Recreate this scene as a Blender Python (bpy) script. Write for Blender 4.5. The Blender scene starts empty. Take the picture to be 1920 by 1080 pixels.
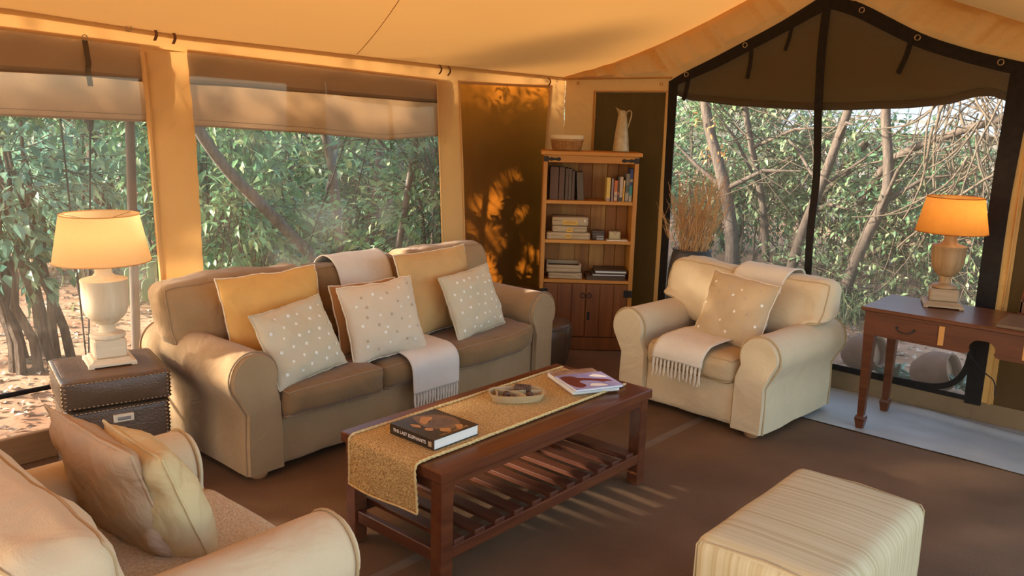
import bpy, bmesh, math, random
import numpy as np
from mathutils import Vector, Matrix, noise

R = math.radians
scene = bpy.context.scene
C = scene.collection
rnd = random.Random(7)

# ------------------------------------------------------------------ camera, sky, sun, exposure
F_PX = 1575.0
PITCH, ROLL, YAW, EYE = R(11.47), R(1.57), R(41.5), 1.65
def cam_axes():
    fw = Vector((0, math.cos(PITCH), -math.sin(PITCH)))
    up = Vector((0, math.sin(PITCH), math.cos(PITCH)))
    rt = Vector((1, 0, 0))
    c, s = math.cos(ROLL), math.sin(ROLL)
    rt, up = rt * c + up * s, up * c - rt * s
    M = Matrix.Rotation(YAW, 3, 'Z')
    return M @ rt, M @ up, M @ fw
_r, _u, _f = cam_axes()
cam_data = bpy.data.cameras.new('camera')
cam = bpy.data.objects.new('camera', cam_data)
C.objects.link(cam)
mw = Matrix.Identity(4)
for i in range(3):
    mw[i][0], mw[i][1], mw[i][2] = _r[i], _u[i], -_f[i]
mw[0][3], mw[1][3], mw[2][3] = 0, 0, EYE
cam.matrix_world = mw
cam_data.sensor_width = 36.0
cam_data.lens = F_PX / 1920 * 36
cam_data.clip_start, cam_data.clip_end = 0.05, 200
scene.camera = cam

scene.view_settings.view_transform = 'Standard'
scene.view_settings.look = 'None'
scene.view_settings.gamma = 1.0
scene.view_settings.use_curve_mapping = False
scene.view_settings.exposure = 0.57

SUN_EL, SUN_AZ = R(18.6), R(45.0)
SUN_DIR = Vector((-math.cos(SUN_EL) * math.cos(SUN_AZ), -math.cos(SUN_EL) * math.sin(SUN_AZ), math.sin(SUN_EL)))
world = bpy.data.worlds.new('world')
scene.world = world
world.use_nodes = True
wn = world.node_tree.nodes
wl = world.node_tree.links
sky = wn.new('ShaderNodeTexSky')
sky.sky_type = 'NISHITA'
sky.sun_disc = False
sky.sun_elevation = R(20)
sky.sun_rotation = R(225)
sky.air_density, sky.dust_density, sky.ozone_density = 1.0, 2.0, 1.0
wl.new(sky.outputs['Color'], wn['Background'].inputs['Color'])
wn['Background'].inputs['Strength'].default_value = 0.55

sun_data = bpy.data.lights.new('sun', 'SUN')
sun_data.energy = 14.0
sun_data.angle = R(2.4)
sun_data.color = (1.0, 0.92, 0.80)
sun = bpy.data.objects.new('sun', sun_data)
sun.rotation_mode = 'QUATERNION'
sun.rotation_quaternion = SUN_DIR.to_track_quat('Z', 'Y')
sun.location = (-12, 2, 8)
C.objects.link(sun)

try:
    scene.cycles.use_denoising = True
    scene.cycles.max_bounces = 12
    scene.cycles.transparent_max_bounces = 16
    scene.cycles.sample_clamp_indirect = 6.0
    scene.cycles.caustics_reflective = False
    scene.cycles.caustics_refractive = False
except Exception:
    pass

# ------------------------------------------------------------------ materials
def nodes_of(name):
    m = bpy.data.materials.new(name)
    m.use_nodes = True
    nt = m.node_tree
    for n in list(nt.nodes):
        nt.nodes.remove(n)
    return m, nt, nt.nodes, nt.links

def mat(name, col, col2=None, rough=0.8, spec=0.3, metal=0.0, scale=8.0, grain=None, bump=0.0, bscale=120.0,
        bgrain=None, transl=0.0, tcol=None, sheen=0.0, detail=3.0, coat=0.0, contrast=(0.3, 0.7), crease=0.0, cscale=7.0):
    m, nt, N, L = nodes_of(name)
    out = N.new('ShaderNodeOutputMaterial')
    p = N.new('ShaderNodeBsdfPrincipled')
    p.inputs['Roughness'].default_value = rough
    p.inputs['Specular IOR Level'].default_value = spec
    p.inputs['Metallic'].default_value = metal
    p.inputs['Sheen Weight'].default_value = sheen
    p.inputs['Coat Weight'].default_value = coat
    p.inputs['Coat Roughness'].default_value = 0.15
    tc = N.new('ShaderNodeTexCoord')
    if col2 is not None:
        mp = N.new('ShaderNodeMapping')
        mp.inputs['Scale'].default_value = grain or (1, 1, 1)
        L.new(tc.outputs['Object'], mp.inputs['Vector'])
        nz = N.new('ShaderNodeTexNoise')
        nz.inputs['Scale'].default_value = scale
        nz.inputs['Detail'].default_value = detail
        L.new(mp.outputs['Vector'], nz.inputs['Vector'])
        rp = N.new('ShaderNodeValToRGB')
        rp.color_ramp.elements[0].position = contrast[0]
        rp.color_ramp.elements[1].position = contrast[1]
        rp.color_ramp.elements[0].color = (*col, 1)
        rp.color_ramp.elements[1].color = (*col2, 1)
        L.new(nz.outputs['Fac'], rp.inputs['Fac'])
        L.new(rp.outputs['Color'], p.inputs['Base Color'])
    else:
        p.inputs['Base Color'].default_value = (*col, 1)
    if bump > 0:
        mp2 = N.new('ShaderNodeMapping')
        mp2.inputs['Scale'].default_value = bgrain or (1, 1, 1)
        L.new(tc.outputs['Object'], mp2.inputs['Vector'])
        nb = N.new('ShaderNodeTexNoise')
        nb.inputs['Scale'].default_value = bscale
        nb.inputs['Detail'].default_value = 2.0
        L.new(mp2.outputs['Vector'], nb.inputs['Vector'])
        b = N.new('ShaderNodeBump')
        b.inputs['Strength'].default_value = bump
        b.inputs['Distance'].default_value = 0.01
        L.new(nb.outputs['Fac'], b.inputs['Height'])
        if crease > 0:
            nc = N.new('ShaderNodeTexNoise')
            nc.inputs['Scale'].default_value = cscale
            nc.inputs['Detail'].default_value = 3.0
            nc.inputs['Distortion'].default_value = 0.9
            L.new(tc.outputs['Object'], nc.inputs['Vector'])
            b2 = N.new('ShaderNodeBump')
            b2.inputs['Strength'].default_value = crease
            b2.inputs['Distance'].default_value = 0.05
            L.new(nc.outputs['Fac'], b2.inputs['Height'])
            L.new(b.outputs['Normal'], b2.inputs['Normal'])
            L.new(b2.outputs['Normal'], p.inputs['Normal'])
        else:
            L.new(b.outputs['Normal'], p.inputs['Normal'])
    if transl > 0:
        t = N.new('ShaderNodeBsdfTranslucent')
        t.inputs['Color'].default_value = (*(tcol or col), 1)
        mx = N.new('ShaderNodeMixShader')
        mx.inputs['Fac'].default_value = transl
        L.new(p.outputs['BSDF'], mx.inputs[1])
        L.new(t.outputs['BSDF'], mx.inputs[2])
        L.new(mx.outputs['Shader'], out.inputs['Surface'])
    else:
        L.new(p.outputs['BSDF'], out.inputs['Surface'])
    return m

def leaf_mat(name, cols, transl=0.35, rough=0.42):
    m, nt, N, L = nodes_of(name)
    out = N.new('ShaderNodeOutputMaterial')
    g = N.new('ShaderNodeNewGeometry')
    rp = N.new('ShaderNodeValToRGB')
    els = rp.color_ramp.elements
    while len(els) < len(cols):
        els.new(0.5)
    for i, c in enumerate(cols):
        els[i].position = i / max(1, len(cols) - 1)
        els[i].color = (*c, 1)
    L.new(g.outputs['Random Per Island'], rp.inputs['Fac'])
    p = N.new('ShaderNodeBsdfPrincipled')
    p.inputs['Roughness'].default_value = rough
    p.inputs['Specular IOR Level'].default_value = 0.4
    t = N.new('ShaderNodeBsdfTranslucent')
    L.new(rp.outputs['Color'], p.inputs['Base Color'])
    L.new(rp.outputs['Color'], t.inputs['Color'])
    mx = N.new('ShaderNodeMixShader')
    mx.inputs['Fac'].default_value = transl
    L.new(p.outputs['BSDF'], mx.inputs[1])
    L.new(t.outputs['BSDF'], mx.inputs[2])
    L.new(mx.outputs['Shader'], out.inputs['Surface'])
    return m

def pane_mat(name, gloss=0.07, haze=0.0, hazecol=(0.8, 0.8, 0.75), rough=0.02):
    """clear sheet: mostly see-through, a little mirror, a little scattering haze"""
    m, nt, N, L = nodes_of(name)
    out = N.new('ShaderNodeOutputMaterial')
    tr = N.new('ShaderNodeBsdfTransparent')
    gl = N.new('ShaderNodeBsdfGlossy')
    gl.inputs['Roughness'].default_value = rough
    df = N.new('ShaderNodeBsdfDiffuse')
    df.inputs['Color'].default_value = (*hazecol, 1)
    tl = N.new('ShaderNodeBsdfTranslucent')
    tl.inputs['Color'].default_value = (*hazecol, 1)
    m0 = N.new('ShaderNodeMixShader')
    m0.inputs['Fac'].default_value = 0.5
    L.new(df.outputs[0], m0.inputs[1])
    L.new(tl.outputs[0], m0.inputs[2])
    m1 = N.new('ShaderNodeMixShader')
    m1.inputs['Fac'].default_value = haze
    L.new(tr.outputs[0], m1.inputs[1])
    L.new(m0.outputs[0], m1.inputs[2])
    m2 = N.new('ShaderNodeMixShader')
    m2.inputs['Fac'].default_value = gloss
    L.new(m1.outputs[0], m2.inputs[1])
    L.new(gl.outputs[0], m2.inputs[2])
    L.new(m2.outputs[0], out.inputs['Surface'])
    return m

def stripe_mat(name, axis, c1, c2, freq):
    m, nt, N, L = nodes_of(name)
    out = N.new('ShaderNodeOutputMaterial')
    p = N.new('ShaderNodeBsdfPrincipled')
    p.inputs['Roughness'].default_value = 0.85
    p.inputs['Specular IOR Level'].default_value = 0.15
    tc = N.new('ShaderNodeTexCoord')
    mp = N.new('ShaderNodeMapping')
    sc = [0.25, 0.25, 0.25]
    sc[axis] = freq
    mp.inputs['Scale'].default_value = sc
    L.new(tc.outputs['Object'], mp.inputs['Vector'])
    nz = N.new('ShaderNodeTexNoise')
    nz.inputs['Scale'].default_value = 1.0
    nz.inputs['Detail'].default_value = 4.0
    nz.inputs['Roughness'].default_value = 0.7
    L.new(mp.outputs['Vector'], nz.inputs['Vector'])
    rp = N.new('ShaderNodeValToRGB')
    rp.color_ramp.elements[0].position = 0.36
    rp.color_ramp.elements[1].position = 0.58
    rp.color_ramp.elements[0].color = (*c1, 1)
    rp.color_ramp.elements[1].color = (*c2, 1)
    L.new(nz.outputs['Fac'], rp.inputs['Fac'])
    L.new(rp.outputs['Color'], p.inputs['Base Color'])
    b = N.new('ShaderNodeBump')
    b.inputs['Strength'].default_value = 0.25
    b.inputs['Distance'].default_value = 0.005
    L.new(nz.outputs['Fac'], b.inputs['Height'])
    L.new(b.outputs['Normal'], p.inputs['Normal'])
    L.new(p.outputs['BSDF'], out.inputs['Surface'])
    return m

M = {}
M['canvas'] = mat('canvas', (0.66, 0.39, 0.15), (0.70, 0.415, 0.165), rough=0.9, spec=0.1, scale=2.0, bump=0.15, bscale=300, transl=0.15, tcol=(0.82, 0.43, 0.13), crease=0.20)
M['roof'] = mat('roof_canvas', (0.54, 0.285, 0.095), (0.58, 0.305, 0.105), rough=0.9, spec=0.1, scale=1.2, bump=0.1, bscale=300, transl=0.14, tcol=(0.78, 0.37, 0.095))
M['gable'] = mat('gable_canvas', (0.55, 0.285, 0.085), (0.59, 0.31, 0.095), rough=0.9, spec=0.1, scale=2.0, bump=0.15, bscale=300, transl=0.2, tcol=(0.75, 0.36, 0.09), crease=0.75, cscale=4.5)
M['flap'] = mat('flap_canvas', (0.34, 0.22, 0.12), (0.38, 0.25, 0.14), rough=0.9, spec=0.1, scale=3, bump=0.2, bscale=220, transl=0.24, tcol=(0.42, 0.23, 0.10), crease=0.20)
M['flap_dark'] = mat('flap_canvas_double', (0.30, 0.21, 0.13), (0.34, 0.24, 0.15), rough=0.9, spec=0.1, scale=3, bump=0.2, bscale=220, transl=0.25, tcol=(0.45, 0.28, 0.14))
M['panel'] = mat('dark_mesh_panel', (0.050, 0.028, 0.012), (0.066, 0.037, 0.016), rough=0.9, spec=0.1, scale=14, grain=(1, 1, 0.3), bump=0.4, bscale=160, transl=0.35, tcol=(0.46, 0.13, 0.010))
M['gable_low'] = mat('shaded_low_canvas', (0.20, 0.125, 0.062), (0.26, 0.165, 0.085), rough=0.9, spec=0.1, scale=3.0, bump=0.2, bscale=200)  # shade on the sill band is put into this darker canvas colour
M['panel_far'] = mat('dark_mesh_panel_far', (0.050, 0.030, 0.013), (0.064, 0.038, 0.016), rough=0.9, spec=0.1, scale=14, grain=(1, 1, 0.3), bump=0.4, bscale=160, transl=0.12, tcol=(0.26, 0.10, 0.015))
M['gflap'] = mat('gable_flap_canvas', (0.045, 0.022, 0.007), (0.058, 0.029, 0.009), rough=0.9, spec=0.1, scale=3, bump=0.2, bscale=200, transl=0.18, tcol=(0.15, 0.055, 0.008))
M['webbing'] = mat('black_webbing', (0.012, 0.009, 0.007), (0.02, 0.014, 0.010), rough=0.8, spec=0.2, scale=30)
M['strap'] = mat('strap', (0.10, 0.065, 0.035), rough=0.85)
M['leather_loop'] = mat('leather_loop', (0.16, 0.07, 0.03), rough=0.6)
M['floor'] = mat('coir_floor', (0.125, 0.065, 0.029), (0.19, 0.102, 0.047), rough=0.75, spec=0.25, scale=2.2, bump=0.5, bscale=260, bgrain=(0.4, 1, 1), detail=6)
M['floor_tape'] = mat('floor_seam_tape', (0.16, 0.11, 0.07), (0.20, 0.14, 0.09), rough=0.7, scale=10)
M['sheet'] = mat('groundsheet_plastic', (0.37, 0.345, 0.295), (0.44, 0.415, 0.365), rough=0.45, spec=0.4, scale=4, bump=0.2, bscale=10)
M['baseboard'] = mat('wood_skirting', (0.30, 0.15, 0.06), (0.36, 0.19, 0.08), rough=0.6, scale=6, grain=(8, 1, 8))
M['pane'] = pane_mat('clear_plastic_window', gloss=0.045, haze=0.07, hazecol=(0.8, 0.78, 0.7))
M['net'] = pane_mat('mosquito_net', gloss=0.0, haze=0.21, hazecol=(0.36, 0.30, 0.21))
M['pole'] = mat('painted_pole', (0.085, 0.055, 0.036), (0.11, 0.075, 0.05), rough=0.6, scale=5)
M['rope'] = mat('guy_rope', (0.03, 0.025, 0.02), rough=0.9)
M['brass'] = mat('aged_metal_ring', (0.45, 0.35, 0.22), rough=0.35, metal=0.9)
# upholstery
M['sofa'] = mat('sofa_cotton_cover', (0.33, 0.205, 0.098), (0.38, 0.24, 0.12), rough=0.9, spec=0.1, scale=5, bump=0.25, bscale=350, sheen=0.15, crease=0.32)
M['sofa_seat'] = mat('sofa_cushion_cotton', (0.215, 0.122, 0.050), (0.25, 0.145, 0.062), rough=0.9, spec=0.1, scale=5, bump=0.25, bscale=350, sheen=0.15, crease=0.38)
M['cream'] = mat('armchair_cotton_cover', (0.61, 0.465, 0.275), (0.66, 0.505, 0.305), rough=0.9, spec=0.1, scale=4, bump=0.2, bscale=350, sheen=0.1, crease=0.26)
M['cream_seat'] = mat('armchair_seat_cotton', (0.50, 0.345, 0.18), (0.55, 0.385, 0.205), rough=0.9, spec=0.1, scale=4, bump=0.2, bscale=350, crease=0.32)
M['pipe_sofa'] = mat('sofa_piping', (0.30, 0.19, 0.10), rough=0.9)
M['pipe_cream'] = mat('cream_piping', (0.46, 0.32, 0.16), rough=0.9)
M['p_orange'] = mat('ochre_cotton', (0.62, 0.34, 0.10), (0.66, 0.37, 0.115), rough=0.9, spec=0.1, scale=6, bump=0.2, bscale=300, crease=0.32)
M['p_tan'] = mat('tan_cotton', (0.56, 0.335, 0.135), (0.60, 0.365, 0.15), rough=0.9, spec=0.1, scale=6, bump=0.2, bscale=300, crease=0.32)
M['p_rust'] = mat('rust_cotton', (0.36, 0.165, 0.055), (0.40, 0.185, 0.065), rough=0.9, spec=0.1, scale=6, bump=0.2, bscale=300, crease=0.30)
M['p_beige'] = mat('beige_cotton', (0.56, 0.455, 0.30), (0.60, 0.49, 0.33), rough=0.9, spec=0.1, scale=6, bump=0.15, bscale=300, crease=0.28)
M['p_beige2'] = mat('pale_beige_cotton', (0.64, 0.50, 0.345), (0.68, 0.535, 0.375), rough=0.9, spec=0.1, scale=6, bump=0.15, bscale=300, crease=0.28)
M['p_sand'] = mat('sand_cotton', (0.50, 0.355, 0.20), (0.54, 0.385, 0.22), rough=0.9, spec=0.1, scale=6, bump=0.15, bscale=300, crease=0.28)
M['p_taupe'] = mat('taupe_cotton', (0.46, 0.315, 0.185), (0.50, 0.345, 0.21), rough=0.9, spec=0.1, scale=6, bump=0.15, bscale=300, crease=0.45)
M['p_khaki'] = mat('khaki_cotton', (0.60, 0.455, 0.225), (0.64, 0.49, 0.25), rough=0.85, spec=0.15, scale=6, bump=0.15, bscale=300, crease=0.45)
M['dot'] = mat('white_dot', (0.80, 0.74, 0.62), rough=0.8)
M['dot_dim'] = mat('tan_dot', (0.46, 0.35, 0.23), rough=0.8)
M['pipe_white'] = mat('white_piping', (0.74, 0.60, 0.42), rough=0.85)
M['throw'] = mat('cream_wool_throw', (0.68, 0.60, 0.49), (0.74, 0.66, 0.55), rough=0.95, spec=0.05, scale=5, bump=0.35, bscale=260, crease=0.20)
M['throw_chair'] = mat('oatmeal_wool_throw', (0.74, 0.63, 0.47), (0.79, 0.68, 0.52), rough=0.95, spec=0.05, scale=5, bump=0.35, bscale=260, crease=0.20)
M['throw_coarse'] = mat('coarse_woven_throw', (0.50, 0.39, 0.25), (0.66, 0.54, 0.37), rough=0.95, spec=0.05, scale=110, bump=0.8, bscale=130)
M['stripe_dark'] = mat('grey_woven_stripe', (0.20, 0.18, 0.15), rough=0.9)
M['bun'] = mat('turned_foot_wood', (0.36, 0.17, 0.07), (0.42, 0.21, 0.09), rough=0.5, scale=12)
# woods
M['mahog'] = mat('mahogany', (0.085, 0.022, 0.008), (0.150, 0.042, 0.014), rough=0.28, spec=0.4, scale=4, grain=(9, 0.7, 9), coat=0.15, detail=5)
M['mahog_x'] = mat('mahogany_slat', (0.070, 0.020, 0.009), (0.115, 0.034, 0.014), rough=0.36, spec=0.4, scale=4, grain=(0.7, 9, 9), coat=0.1, detail=5)
M['desk'] = mat('desk_mahogany', (0.080, 0.021, 0.006), (0.130, 0.037, 0.011), rough=0.34, spec=0.35, scale=4, grain=(0.8, 9, 9), coat=0.1, detail=5)
M['desk_inlay'] = mat('desk_inlay_wood', (0.55, 0.24, 0.06), rough=0.4)
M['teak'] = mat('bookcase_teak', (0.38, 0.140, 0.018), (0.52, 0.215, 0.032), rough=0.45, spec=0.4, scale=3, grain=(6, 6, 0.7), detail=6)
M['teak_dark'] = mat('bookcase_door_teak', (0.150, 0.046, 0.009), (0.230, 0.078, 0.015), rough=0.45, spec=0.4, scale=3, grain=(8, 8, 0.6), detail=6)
M['teak_x'] = mat('bookcase_shelf_teak', (0.42, 0.160, 0.020), (0.56, 0.235, 0.036), rough=0.45, spec=0.4, scale=3, grain=(0.7, 6, 6), detail=6)
M['plank_a'] = mat('back_plank_teak', (0.26, 0.085, 0.014), (0.40, 0.150, 0.028), rough=0.5, spec=0.3, scale=3, grain=(6, 6, 0.5), detail=7)
M['plank_b'] = mat('back_plank_sapwood', (0.32, 0.115, 0.020), (0.54, 0.25, 0.060), rough=0.5, spec=0.3, scale=4, grain=(6, 6, 0.4), detail=7)
M['iron'] = mat('black_iron', (0.03, 0.025, 0.022), (0.05, 0.042, 0.036), rough=0.5, metal=0.6, scale=40)
M['limed'] = mat('limed_wood', (0.66, 0.50, 0.32), (0.76, 0.62, 0.43), rough=0.6, spec=0.25, scale=5, grain=(7, 7, 0.8), detail=6)
M['limed_x'] = mat('limed_wood_plinth', (0.66, 0.50, 0.32), (0.78, 0.65, 0.46), rough=0.6, spec=0.25, scale=5, grain=(0.9, 0.9, 9), detail=6)
M['waxed'] = mat('waxed_wood', (0.27, 0.15, 0.062), (0.40, 0.235, 0.105), rough=0.5, spec=0.3, scale=5, grain=(9, 9, 0.8), detail=6)
M['waxed_x'] = mat('waxed_wood_plinth', (0.29, 0.185, 0.098), (0.40, 0.27, 0.15), rough=0.5, spec=0.3, scale=5, grain=(0.9, 0.9, 9), detail=6)
M['shade_linen'] = mat('linen_lampshade', (0.62, 0.44, 0.24), (0.68, 0.49, 0.27), rough=0.9, spec=0.05, scale=60, grain=(1, 1, 3), bump=0.2, bscale=220, transl=0.55, tcol=(0.90, 0.62, 0.32))
M['shade_palm'] = mat('woven_lampshade', (0.34, 0.14, 0.03), (0.44, 0.20, 0.045), rough=0.9, spec=0.05, scale=30, bump=0.3, bscale=120, transl=0.5, tcol=(0.85, 0.42, 0.10))
M['leather'] = mat('brown_leather', (0.085, 0.047, 0.024), (0.120, 0.068, 0.036), rough=0.33, spec=0.5, scale=4, bump=0.25, bscale=140, detail=5)
M['leather_top'] = mat('worn_leather_top', (0.13, 0.065, 0.030), (0.17, 0.09, 0.045), rough=0.42, spec=0.3, scale=5, bump=0.2, bscale=60, detail=5)
M['leather_dark'] = mat('dark_leather', (0.050, 0.028, 0.017), (0.080, 0.046, 0.028), rough=0.42, spec=0.35, scale=6, bump=0.2, bscale=90)
M['nail'] = mat('antique_nailhead', (0.26, 0.165, 0.095), rough=0.3, metal=0.9)
M['plate'] = mat('pale_handle_plate', (0.72, 0.60, 0.42), rough=0.45)
M['slot'] = mat('grey_handle_recess', (0.22, 0.20, 0.18), rough=0.5)
M['jute'] = mat('woven_jute', (0.38, 0.215, 0.070), (0.70, 0.47, 0.20), rough=0.95, spec=0.05, scale=150, bump=1.0, bscale=120, contrast=(0.35, 0.62))
M['braid'] = mat('jute_braid', (0.62, 0.41, 0.15), (0.78, 0.57, 0.26), rough=0.9, scale=60)
M['paper'] = mat('book_paper', (0.72, 0.68, 0.58), (0.78, 0.74, 0.65), rough=0.9, scale=3, grain=(1, 1, 60))
M['white'] = mat('white_print', (0.85, 0.80, 0.70), rough=0.7)
M['cover_dark'] = mat('dark_book_cover', (0.016, 0.011, 0.008), (0.10, 0.045, 0.018), rough=0.35, spec=0.5, scale=7, coat=0.3, contrast=(0.45, 0.85))
M['print_brown'] = mat('brown_print', (0.14, 0.075, 0.038), (0.24, 0.14, 0.08), rough=0.4, scale=22, coat=0.3)
M['print_amber'] = mat('amber_print', (0.42, 0.18, 0.05), (0.55, 0.27, 0.09), rough=0.4, scale=15, coat=0.3)
M['print_grey'] = mat('grey_print', (0.11, 0.07, 0.05), (0.18, 0.12, 0.09), rough=0.4, scale=25, coat=0.3)
M['cover_lilac'] = mat('lilac_magazine_cover', (0.24, 0.23, 0.46), (0.50, 0.47, 0.70), rough=0.3, spec=0.5, scale=6, coat=0.4)
M['print_maroon'] = mat('maroon_print', (0.12, 0.018, 0.016), (0.20, 0.04, 0.03), rough=0.35, scale=18, coat=0.3)
M['cover_brown'] = mat('brown_magazine_cover', (0.26, 0.12, 0.06), (0.50, 0.35, 0.26), rough=0.3, scale=16, coat=0.4)
M['tray'] = mat('pale_carved_wood', (0.42, 0.30, 0.15), (0.52, 0.38, 0.20), rough=0.5, scale=8, grain=(1, 4, 4))
M['pod'] = mat('seed_pod_brown', (0.07, 0.030, 0.016), (0.13, 0.06, 0.03), rough=0.5, scale=30)
M['wicker'] = mat('wicker', (0.30, 0.125, 0.030), (0.46, 0.22, 0.065), rough=0.5, scale=40)
M['linen'] = mat('basket_linen', (0.66, 0.54, 0.34), rough=0.9)
M['enamel'] = mat('old_enamel', (0.36, 0.26, 0.12), (0.48, 0.37, 0.20), rough=0.35, spec=0.5, scale=25)
M['boxcanvas'] = mat('canvas_box', (0.38, 0.265, 0.150), (0.44, 0.31, 0.18), rough=0.85, scale=8, bump=0.2, bscale=250)
M['boxlabel'] = mat('ochre_label', (0.58, 0.33, 0.07), rough=0.7)
M['boxprint'] = mat('ochre_label_print', (0.34, 0.16, 0.03), rough=0.7)
M['dark_in'] = mat('dark_interior', (0.10, 0.06, 0.03), rough=0.8)
M['pot_dark'] = mat('dark_clay_pot', (0.040, 0.032, 0.028), (0.058, 0.046, 0.040), rough=0.5, scale=10)
M['twig'] = mat('dried_twig', (0.48, 0.26, 0.10), (0.62, 0.37, 0.17), rough=0.9, scale=10)
M['cable'] = mat('black_cable', (0.01, 0.01, 0.01), rough=0.5)
M['otto_y'] = stripe_mat('ottoman_stripe_top', 1, (0.44, 0.315, 0.150), (0.58, 0.46, 0.265), 60)
M['otto_x'] = stripe_mat('ottoman_stripe_front', 0, (0.45, 0.32, 0.150), (0.57, 0.45, 0.26), 55)
M['terra'] = mat('dusty_terracotta', (0.20, 0.105, 0.062), (0.27, 0.155, 0.105), rough=0.9, scale=8)
M['aloe'] = mat('aloe_leaf', (0.085, 0.125, 0.075), (0.14, 0.19, 0.12), rough=0.5, scale=10)
M['cactus'] = mat('prickly_pear_pad', (0.12, 0.24, 0.09), (0.20, 0.34, 0.14), rough=0.6, scale=10)
M['soil'] = mat('red_bush_soil', (0.26, 0.130, 0.070), (0.44, 0.27, 0.17), rough=0.95, spec=0.05, scale=1.6, bump=0.6, bscale=18, detail=9)
M['litter'] = leaf_mat('dry_leaf_litter', [(0.16, 0.09, 0.05), (0.40, 0.28, 0.18), (0.62, 0.50, 0.38), (0.24, 0.15, 0.09)], transl=0.1, rough=0.8)
M['bark'] = mat('dark_bark', (0.075, 0.055, 0.042), (0.15, 0.115, 0.088), rough=0.95, spec=0.05, scale=14, grain=(3, 3, 0.5), bump=0.6, bscale=40, detail=6)
M['bark_grey'] = mat('grey_bark', (0.115, 0.095, 0.078), (0.20, 0.17, 0.14), rough=0.95, spec=0.05, scale=12, grain=(3, 3, 0.5), bump=0.6, bscale=40, detail=6)
M['vine'] = mat('pale_vine', (0.085, 0.065, 0.045), (0.17, 0.13, 0.09), rough=0.95, spec=0.05, scale=14)
M['leaf_a'] = leaf_mat('bush_leaf', [(0.080, 0.190, 0.085), (0.145, 0.30, 0.130), (0.23, 0.37, 0.17), (0.100, 0.235, 0.130), (0.36, 0.43, 0.19)])
M['leaf_b'] = leaf_mat('blue_green_leaf', [(0.085, 0.205, 0.150), (0.14, 0.29, 0.21), (0.19, 0.34, 0.24), (0.29, 0.41, 0.25)])
M['leaf_c'] = leaf_mat('olive_leaf', [(0.13, 0.21, 0.085), (0.22, 0.31, 0.135), (0.33, 0.41, 0.20), (0.15, 0.26, 0.13), (0.43, 0.46, 0.26)])
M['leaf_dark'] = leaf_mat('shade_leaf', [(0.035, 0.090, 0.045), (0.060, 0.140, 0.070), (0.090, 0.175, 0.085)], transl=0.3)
M['leaf_rust'] = leaf_mat('withered_leaf', [(0.42, 0.15, 0.04), (0.55, 0.26, 0.08), (0.36, 0.13, 0.05)], transl=0.3)
M['grass'] = leaf_mat('grass_blade', [(0.10, 0.15, 0.06), (0.22, 0.24, 0.12), (0.34, 0.31, 0.19)], transl=0.3, rough=0.6)
M['tentblue'] = mat('weathered_blue_canvas', (0.16, 0.20, 0.24), (0.21, 0.26, 0.30), rough=0.8, scale=3)
M['tentgrey'] = mat('weathered_grey_canvas', (0.12, 0.12, 0.105), (0.16, 0.155, 0.14), rough=0.8, scale=3)

def book_mats(base):
    out = []
    for i, c in enumerate(base):
        out.append(mat('book_cloth', c, tuple(min(1, k * 1.25) for k in c), rough=0.6, scale=20, bump=0.1))
    return out

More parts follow.
